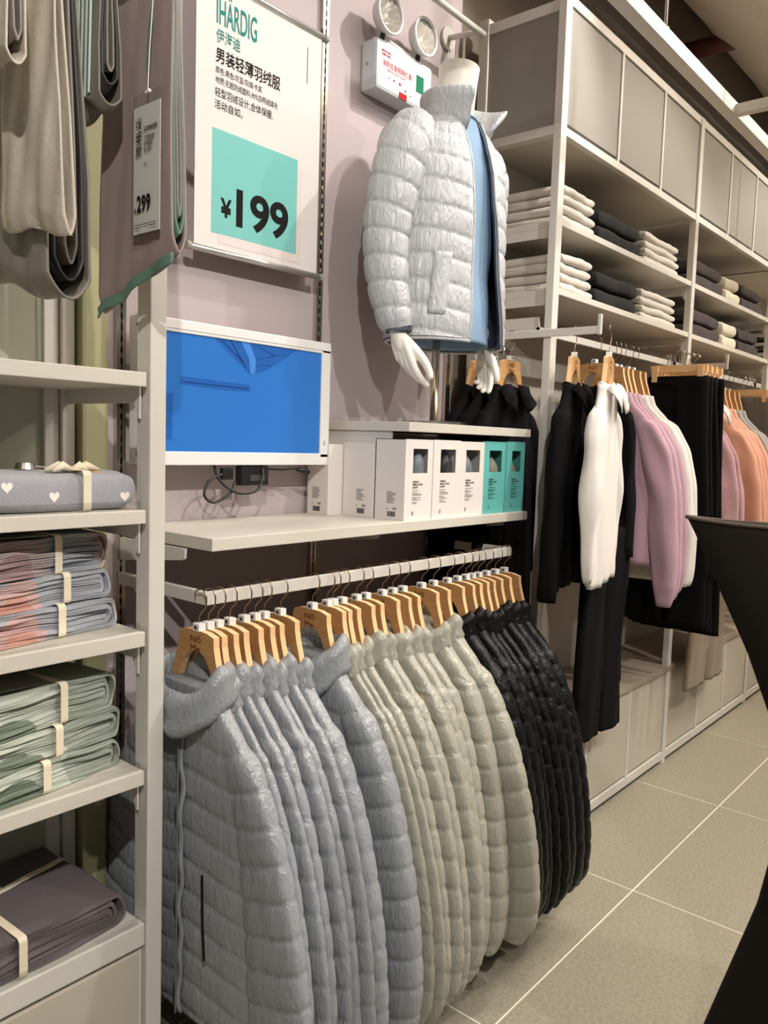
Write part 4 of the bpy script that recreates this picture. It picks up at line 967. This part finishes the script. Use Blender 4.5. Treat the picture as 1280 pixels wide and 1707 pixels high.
# ---- bedding sheets hanging at top left
ra = thing('faceout_bar', (.75, 1.35, 2.32), 'white display frame above the picture holding the hanging bedding', 'faceout bar')
MB().box(.50, .93, 1.385, 1.41, 2.33, 2.355, .002).build('bar', M['frame'], ra)
for x in (.58, .66, .77, .86): MB().box(x - .006, x + .006, 1.16, 1.39, 2.33, 2.35, .002).build('prong', M['frame'], ra)
def hang_sheet(x, ya, yb2, zb_a, zb_b, th, layers, m, label, seed, ztop=2.335, crink=.004, top_narrow=.85, loops=True):
    """sheet set folded over prong, faces -X; ya near end (toward aisle) yb far end; bottom heights zb_a (near), zb_b (far)"""
    rs = np.random.RandomState(seed); t = thing('bed_sheet', (x, (ya + yb2) / 2, min(zb_a, zb_b)), label, 'bedding', 'bedding hanging at the top left')
    ps = [(0, m)] if not isinstance(m, list) else list(enumerate(m))
    for l, mm in ps:
        k = len(ps); tt = th * (k - l) / k; lift = .030 * l; nz, nu = 110, 40
        # U loop: go down front, round bottom, up back
        ph = rs.uniform(0, 6.28, 8); G = []
        for i in range(nz):
            f = i / (nz - 1)
            row = []
            for j in range(nu):
                g = j / (nu - 1); zbm = zb_a + (zb_b - zb_a) * g + lift * (1) + .006 * math.sin(g * 9 + ph[0])
                # param along loop
                s_ = f * 2 - 1; side = -1 if s_ < 0 else 1; s_ = s_ * abs(s_) ** .8
                dep = 1 - abs(s_)          # 0 at top, 1 at bottom
                hgt = ztop - zbm; zz = ztop - hgt * math.sin(min(1, dep * 1.02) * PI / 2) ** .9 if False else ztop - hgt * min(1, dep * 1.0)
                rr = tt * .5 * min(1, max(0, (1 - dep)) / .06) ** .5 if dep > .94 else tt * .5
                rr = rr * (.35 + .65 * min(1, dep * 1.5))
                wid = (top_narrow + (1 - top_narrow) * dep); yc = (ya + yb2) / 2; yy = yc + (ya - yc) * wid * (1 - g) + (yb2 - yc) * wid * g
                cr_ = crink * (math.sin(yy * 60 + ph[1] + 2 * math.sin(zz * 7 + ph[2])) + .6 * math.sin(yy * 120 + zz * 18 + ph[3]) + .8 * math.sin(zz * 22 + yy * 25 + ph[4]) * dep ** 3)
                row.append((x + side * rr + cr_ * .6 * (1 if side < 0 else .5), yy + cr_ * .4, zz))
            G.append(row)
        ob = MB().grid(np.array(G)).build('cloth' if l == 0 else 'inner_layer', mm, t, True); ob.modifiers.new('s', 'SOLIDIFY').thickness = .003
    return t
brn = mat('mauve_brown_sateen', (146, 128, 124), .65, bump=((30, 30, 30), .2, .004)); grn = mat('green_hem', (92, 122, 108), .7); gry = mat('olive_grey_sateen', (118, 112, 102), .6, bump=((40,) * 3, .3, .004)); bgc = mat('beige_crinkled_cotton', (178, 168, 152), .7, bump=((35, 35, 35), .5, .006))
blk_s = mat('dark_charcoal_sateen', (52, 50, 48), .6)
t = hang_sheet(.862, 1.212, 1.452, 1.815, 1.735, .030, 3, [brn, grn, gry], 'mauve-brown hanging sheet with green hem and the 299 price tag', 1, crink=.002)
# green hem along its bottom
G = np.array([[(.8455 + .004 * math.sin(y_ * 70) + .010 * q_ * (1 - q_), y_, z_ - .020 * q_ + .003 * math.sin(y_ * 45)) for q_ in (0, .3, .6, 1)] for y_, z_ in zip(np.linspace(1.21, 1.454, 40), np.linspace(1.818, 1.738, 40))])
ob = MB().grid(G).build('hem', grn, t, True); ob.modifiers.new('s', 'SOLIDIFY').thickness = .003
t = hang_sheet(.778, 1.295, 1.385, 2.055, 2.045, .045, 3, [gry, blk_s, gry], 'short dark folded sheets with pale green piping, hung between longer ones', 2, crink=.002)
b = MB()
for k in range(4): b.tube([(.752 - .0005 * k, 1.310 + k * .012, 2.30), (.753 - .0005 * k, 1.322 + k * .012, 2.075 - .004 * k)], .0022, 6)
b.build('piping', mat('mint_piping', (170, 190, 176), .7), t)
hang_sheet(.70, 1.285, 1.56, 1.712, 1.775, .075, 3, [gry, blk_s, gry], 'dark olive-grey sheet with open looped folds beside the mauve-brown one', 5, crink=.005)
hang_sheet(.645, 1.185, 1.40, 1.800, 1.835, .022, 1, [bgc], 'crinkled beige hanging duvet cover, the widest pale piece', 3, crink=.006, top_narrow=.5)
hang_sheet(.58, 1.215, 1.36, 2.03, 2.06, .03, 2, [bgc, gry], 'short beige sheet at the far left edge above the looped folds', 4, crink=.004)
# price tag
pt = thing('price_tag', (.83, 1.26, 1.85), 'long white price tag reading 299 in a clear sleeve', 'price tag')
def tagquad(name, y0, y1, z0, z1, x, m, par, sl=0.0): return mesh_obj(name, [(x, y0, z0), (x, y1, z0 + sl), (x, y1, z1 + sl), (x, y0, z1), (x + .001, y0, z0), (x + .001, y1, z0 + sl), (x + .001, y1, z1 + sl), (x + .001, y0, z1)], [(0, 1, 2, 3), (7, 6, 5, 4), (0, 4, 5, 1), (2, 6, 7, 3), (1, 5, 6, 2), (0, 3, 7, 4)], m, par, False)
tagquad('card', 1.309, 1.229, 1.853, 2.070, .832, mat('tag_card', (232, 227, 220), .6), pt)
tagquad('sleeve', 1.313, 1.225, 1.848, 2.090, .8295, M['film'], pt)
xt = ('x', .8288)
text('隆格朵', (-1.298, 1.985, -1.280, 2.050), xt, M['ink'], pt, bold=.005, rot=PI / 2)
text('Lugnande', (-1.273, 2.022, -1.234, 2.034), xt, M['ink'], pt, bold=.03)
text('几何撞色纯棉\n四件套床笠\n款1.5米床', (-1.273, 1.988, -1.242, 2.017), xt, M['ink'], pt, bold=.01)
text('蓝色', (-1.273, 1.966, -1.265, 1.972), xt, M['ink'], pt)
text('299', (-1.294, 1.888, -1.252, 1.918), xt, M['ink'], pt, bold=.03)
text('¥', (-1.302, 1.888, -1.296, 1.898), xt, M['ink'], pt, bold=.02)
b = MB(); b.box(.8286, .8290, 1.236, 1.302, 1.8665, 1.8675); b.box(.8286, .8290, 1.236, 1.256, 1.862, 1.8632); b.box(.8286, .8290, 1.286, 1.302, 1.862, 1.8632); b.build('print_lines', M['ink'], pt)['kind'] = 'stuff'
MB().tube([(.829, 1.262, 2.088), (.829, 1.258, 2.15), (.83, 1.25, 2.235)], .0009, 5).build('string', M['white'], pt)
MB().tube([(.829, 1.267, 2.087), (.829, 1.256, 2.089)], .003, 8).build('bead', M['white'], pt)

# ================================================================== CLOTHES IN RIGHT FIXTURE
def cloth_m(n, c, bs=(40, 40, 14), st=.3, rough=.9, sheen=.1): return mat(n, c, rough, bump=(bs, st, .006), sheen=sheen, spec=.5 if sum(c) > 120 else .12)
velvet = cloth_m('black_velvet', (10, 9, 10), sheen=0); wsh = cloth_m('white_poplin', (212, 206, 198), (22, 22, 8), .7); suit = cloth_m('black_suiting', (14, 13, 14), sheen=0)
mauve = cloth_m('mauve_jersey', (172, 138, 150), (200, 200, 60), .25); knit = cloth_m('pink_fleck_knit', (182, 142, 146), (120, 120, 260), .8); creamc = cloth_m('cream_twill', (216, 208, 186)); peach = cloth_m('peach_jersey', (204, 148, 124), (60, 60, 14), .3)
greyj = cloth_m('grey_jersey', (150, 145, 140)); khk = cloth_m('khaki_twill', (128, 112, 92)); greyt = cloth_m('grey_brown_twill', (110, 102, 92))
h1 = [None]
def right_hanger(x, y, rz, label, ztop=1.83, rt=1.915):
    loc = (x, y, ztop)
    if h1[0] is None:
        h1[0] = make_hanger('coat_hanger', loc, label, 'wooden hangers in the right fixture', rt, w=.20)
        h1[0].rotation_euler = (0, 0, rz); return h1[0]
    return dup(h1[0], loc, rz, label)
ZT = 1.83
def G_(name, x, y, rz, label, cat, m, seed, **k):
    kw = dict(th=.05, quilt=None, res=.7, group='clothes in the right fixture', wob=.02); kw.update(k)
    return add_garment(name, x, y, k.pop('ztop', ZT) if 'ztop' in k else ZT, rz, label, cat, m, seed, **{a: b for a, b in kw.items() if a != 'ztop'})
# on the first arm: hang in planes along X (rotate so that width runs along X, front facing the aisle)
RA = PI / 2 + .27
for (y, x, m, lab, cat, col, hz_, sl, nmv) in ((1.665, 2.49, velvet, 'black velvet coat hung innermost, behind the mannequin hand', 'coat', 'shirt', -.02, 1.0, 'coat'), (1.605, 2.49, velvet, 'black velvet coat hung second from the wall, left of the first post', 'coat', 'shirt', .05, .95, 'coat'), (1.545, 2.50, suit, 'black jacket hung third from the wall, left of the first post', 'jacket', 'shirt', .05, .9, 'jacket'),
                                          (1.29, 2.49, velvet, 'black corduroy shirt with pointed collar right of the first post', 'shirt', 'shirt', .24, .92, 'shirt'), (1.185, 2.53, wsh, 'white shirt with open collar hanging at the arm tip', 'shirt', 'shirt', .26, .82, 'shirt')):
    G_(nmv, x, y, RA if y < 1.4 else PI / 2, lab, cat, m, int(y * 100), collar=col, hemz=max(.05, hz_), slen=sl, th=.05, ztop=1.80, scl=.90, spread=.7, fold=.017)
    right_hanger(x, y, RA if y < 1.4 else PI / 2, 'beech hanger of the ' + ' '.join(lab.split()[:11]), 1.80, 1.898)
MB_ = MB
def trousers(x, y, rz, ztop, zbot, w, m, label, seed, th=.03, group='clothes in the right fixture', clip=True, railtop=1.915, split=.22, flare=.04):
    t = thing('trousers', (x, y, zbot), label, 'trousers', group); N_ = Noise(seed); cr, sr = math.cos(rz), math.sin(rz)
    def wr(lx, s_, z_): ly = -s_; return (x + lx * cr - ly * sr, y + lx * sr + ly * cr, z_)
    for sd in (-1, 1):
        nz, nu = 50, 26; G = np.zeros((nz, nu, 3))
        for i in range(nz):
            f = i / (nz - 1); z_ = zbot + (ztop - zbot) * f; c = sd * w * (.26 + flare * (1 - f)) ; hw = w * (.255 + .03 * f + flare * (1 - f)) - (.0 if f > split else .01)
            for k in range(nu):
                u = 2 * PI * k / nu; s_ = c + hw * math.copysign(abs(math.cos(u)) ** .8, math.cos(u)); lx = th * .5 * math.copysign(abs(math.sin(u)) ** .6, math.sin(u))
                lx += .004 * math.sin(s_ * 60 + N_.ph[0, 0] + 2 * math.sin(z_ * 4)) + .003 * math.sin(z_ * 9 + sd); s_ += .006 * math.sin(z_ * 6 + N_.ph[1, 0])
                G[i, k] = wr(lx, s_, z_)
        MB().grid(G, cu=True, cap0=True, cap1=True).build('leg', m, t, True)
    wbp = []
    for u in np.linspace(0, 2 * PI, 30, endpoint=False): wbp.append((w * .53 * math.copysign(abs(math.cos(u)) ** .7, math.cos(u)), th * .58 * math.copysign(abs(math.sin(u)) ** .6, math.sin(u))))
    G = np.array([[wr(lx, s_, z_) for s_, lx in wbp] for z_ in (ztop - .035, ztop - .03, ztop + .002, ztop + .004)]); MB().grid(G, cu=True, cap1=True).build('waistband', m, t, True)
    if clip:
        h = thing('clip_hanger', (x, y, ztop), 'clip hanger of the ' + label.replace(' at the end of the', ','), 'hanger', 'clip hangers in the right fixture')
        V = [wr(a, s_, z_) for a in (-.007, .007) for s_ in (-w * .5, w * .5) for z_ in (ztop + .02, ztop + .05)]
        mesh_obj('board', V, [(0, 1, 3, 2), (4, 6, 7, 5), (0, 4, 5, 1), (2, 3, 7, 6), (0, 2, 6, 4), (1, 5, 7, 3)], M['wood2'], h, False)
        for s_ in (-w * .40, w * .40):
            V = [wr(a, s_ + q, z_) for a in (-.02, .02) for q in (-.012, .012) for z_ in (ztop - .02, ztop + .045)]
            mesh_obj('clip', V, [(0, 1, 3, 2), (4, 6, 7, 5), (0, 4, 5, 1), (2, 3, 7, 6), (0, 2, 6, 4), (1, 5, 7, 3)], M['wood2'], h, False)
        MB().tube([wr(0, s_, ztop + .05 + zz) for s_, zz in hook_pts(max(.03, railtop - ztop - .05))], .0016, 6).build('hook', M['steel'], h, True)
    return t
trousers(2.84, 1.30, PI / 2, 1.20, .42, .32, suit, 'long black trousers hanging below the corduroy shirt', 3, clip=False, th=.05)
trousers(2.38, 1.52, RA, 1.20, .60, .30, suit, 'black trousers hanging behind the puffer rail end', 4, clip=False, th=.04)
# rail 1
G_('jacket', 2.97, 1.45, 0, 'black blazer hanging first on the first rail, beside the mauve sweatshirts', 'jacket', suit, 51, collar='shirt', hemz=.28, slen=.80, spread=.25, scl=.92)
right_hanger(2.97, 1.45, 0, 'beech hanger of the black blazer on the first rail')
for k, x in enumerate((3.11, 3.155, 3.20)):
    G_('sweatshirt', x, 1.45, 0, 'mauve sweatshirt, %s of three on the first rail' % ordn[k], 'sweatshirt', mauve, 60 + k, collar='crew', hemz=.30, slen=1.0 - .03 * k, cuff=True, th=.05, fold=.008, scl=1.0)
    right_hanger(x, 1.45, 0, 'beech hanger of the %s mauve sweatshirt' % ordn[k])
for k, x in enumerate((3.275, 3.33)):
    G_('shirt', x, 1.45, 0, 'white crinkled shirt, %s after the mauve sweatshirts' % ordn[k], 'shirt', wsh, 70 + k, collar='crew', hemz=.22, slen=.92, th=.05, fold=.006)
    right_hanger(x, 1.45, 0, 'beech hanger of the %s white crinkled shirt' % ordn[k])
for k, x in enumerate((3.42, 3.47, 3.53, 3.60)):
    trousers(x, 1.285, 0, 1.81, .76 - .02 * k, .24, suit, 'wide black trousers, %s from the left on the first rail' % ordn[k], 80 + k, th=.035, railtop=1.915, flare=.13)
for k, x in enumerate((3.655, 3.70)):
    right_hanger(x, 1.45, 0, 'bare beech hanger, %s of two at the end of the first rail' % ordn[k])
# arm 2
for (y, x, m, lab, cat, col, sl, nmv, hz_) in ((1.33, 3.87, creamc, 'cream overshirt behind the white blouse by the second post', 'shirt', 'shirt', .9, 'shirt', .20), (1.265, 3.87, wsh, 'white blouse hanging at the tip of the second arm', 'blouse', 'shirt', .85, 'blouse', .24)):
    G_(nmv, x, y, RA, lab, cat, m, int(y * 100) + 7, collar=col, hemz=hz_, slen=sl, ztop=1.80, scl=.85, spread=.7, fold=.017); right_hanger(x, y, RA, 'beech hanger of the ' + lab, 1.80, 1.898)
trousers(4.04, 1.30, PI / 2, 1.15, .37, .44, khk, 'khaki trousers with rolled hems hanging below the cream overshirt', 8, clip=False, th=.04)
G_('sweater', 3.88, 1.45, 0, 'pink flecked knit sweater, left one of two past the second post', 'sweater', knit, 91, collar='crew', hemz=.10, slen=1.05, th=.05, cuff=True)
G_('sweater', 3.95, 1.45, 0, 'pink flecked knit sweater, right one of two past the second post', 'sweater', knit, 92, collar='crew', hemz=.10, slen=1.05, th=.05, cuff=True)
right_hanger(3.88, 1.45, 0, 'beech hanger of the left pink flecked sweater'); right_hanger(3.95, 1.45, 0, 'beech hanger of the right pink flecked sweater')
for k, x in enumerate((4.22, 4.29, 4.36, 4.43)):
    G_('sweatshirt', x, 1.45, 0, 'peach sweatshirt, %s from the left on the second rail' % ordn[k], 'sweatshirt', peach, 95 + k, collar='crew', hemz=.25, slen=1.0, th=.06, cuff=True, fold=.008)
    right_hanger(x, 1.45, 0, 'beech hanger of the %s peach sweatshirt' % ordn[k])
for k, x in enumerate((4.52, 4.60)):
    G_('sweatshirt', x, 1.45, 0, 'grey sweatshirt, %s from the left on the second rail' % ordn[k], 'sweatshirt', greyj, 105 + k, collar='crew', hemz=.25, th=.06, cuff=True)
    right_hanger(x, 1.45, 0, 'beech hanger of the %s grey sweatshirt' % ordn[k])
for k, x in enumerate((4.72, 4.80, 4.88)):
    trousers(x, 1.42, 0, 1.80, .75, .32, greyt, 'grey-brown trousers, %s from the left at the end of the second rail' % ordn[k], 110 + k)
for k, x in enumerate((5.2, 5.35, 5.5)):
    G_('sweatshirt', x, 1.45, 0, 'cream sweatshirt, %s from the left on the third rail' % ordn[k], 'sweatshirt', creamc, 120 + k, collar='crew', hemz=.25, th=.07, res=.5)
    right_hanger(x, 1.45, 0, 'beech hanger of the %s cream sweatshirt' % ordn[k])

# ================================================================== FOREGROUND STAND
st = thing('display_stand', (1.84, .30, 0), 'dark brown fabric-covered stand with flared top and narrow waist at the right edge', 'display stand')
dirv = np.array([.93, .18]); dirv /= np.linalg.norm(dirv); perp = np.array([.42, -.907]) ; 
c0 = np.array([1.70, .225]); nrm = np.array([.93, .36]); nrm /= np.linalg.norm(nrm); tan = np.array([nrm[1], -nrm[0]])
zs = np.linspace(0, 1.364, 90); nu = 72; G = np.zeros((90, nu, 3))
for i, z in enumerate(zs):
    a = np.interp(z, [0, .10, .27, .45, .62, .75, .88, 1.0, 1.12, 1.25, 1.34, 1.381], [.34, .325, .285, .232, .182, .160, .160, .185, .232, .295, .342, .366])
    b_ = np.interp(z, [0, .5, .88, 1.2, 1.381], [.16, .11, .09, .07, .045])
    for k in range(nu):
        u = 2 * PI * k / nu; cc = math.copysign(abs(math.cos(u)) ** .85, math.cos(u)); p_ = c0 + tan * a * cc + nrm * b_ * math.sin(u)
        zt = z + (.010 * abs(math.cos(u)) ** 4 if i > 80 else 0) * (i - 80) / 9
        G[i, k] = (p_[0], p_[1], zt)
WL[st] = Vector((c0[0], c0[1], 0)); st.location = WL[st]
MB().grid(G, cu=True, cap0=True, cap1=True).build('cover', M['brownst'], st, True)
MB().tube([tuple(v) for v in G[-1]] + [tuple(G[-1][0])], .004, 6).build('rim', mat('lit_edge_brown', (74, 60, 46), .8), st, True)  # lit top edge, put in as a paler brown tube

# ================================================================== OVERHEAD
bmx = thing('lighting_grid', (3, 1.0, 2.68), 'white suspended square-tube lighting grid above the aisle', 'ceiling grid')
MB().box(1.6, 7.5, .985, 1.025, 2.675, 2.72, .002).build('beam', M['frame'], bmx)
MB().box(2.995, 3.03, -.6, .985, 2.675, 2.71, .002).build('cross_beam', M['frame'], bmx)
for (x, y) in ((2.40, 1.005), (3.015, .80), (4.6, 1.005)): MB().tube([(x, y, 2.71), (x, y, 3.52)], .005, 8).build('hanging_rod', M['steel'], bmx)
for (x, y) in ((2.40, 1.005), (3.015, .80)): MB().tube([(x, y, 2.71), (x, y, 2.735)], .012, 8).build('rod_nut', M['steel'], bmx)
tag(MB().tube([(4.42, 1.90, 3.62), (4.42, 1.30, 3.60)], .045, 18).build('sprinkler_pipe', mat('rust_red_pipe', (96, 52, 42), .6), None, True), 'rust-red pipe with a capped end under the ceiling', 'pipe')
dk = MB(); n = 40; G = np.array([[(x_, 1.18 + .52 * math.cos(2 * PI * j / n), 3.97 + .50 * math.sin(2 * PI * j / n)) for j in range(n)] for x_ in np.linspace(1, 9, 30)])
G[..., 2] += .006 * np.sin(G[..., 0] * 9)
tag(dk.grid(G, cu=True).build('air_duct', mat('white_duct_wrap', (232, 222, 210), .7, bump=((6, 6, 6), .6, .03)), None, True), 'large white wrapped air duct at the top right', 'duct')
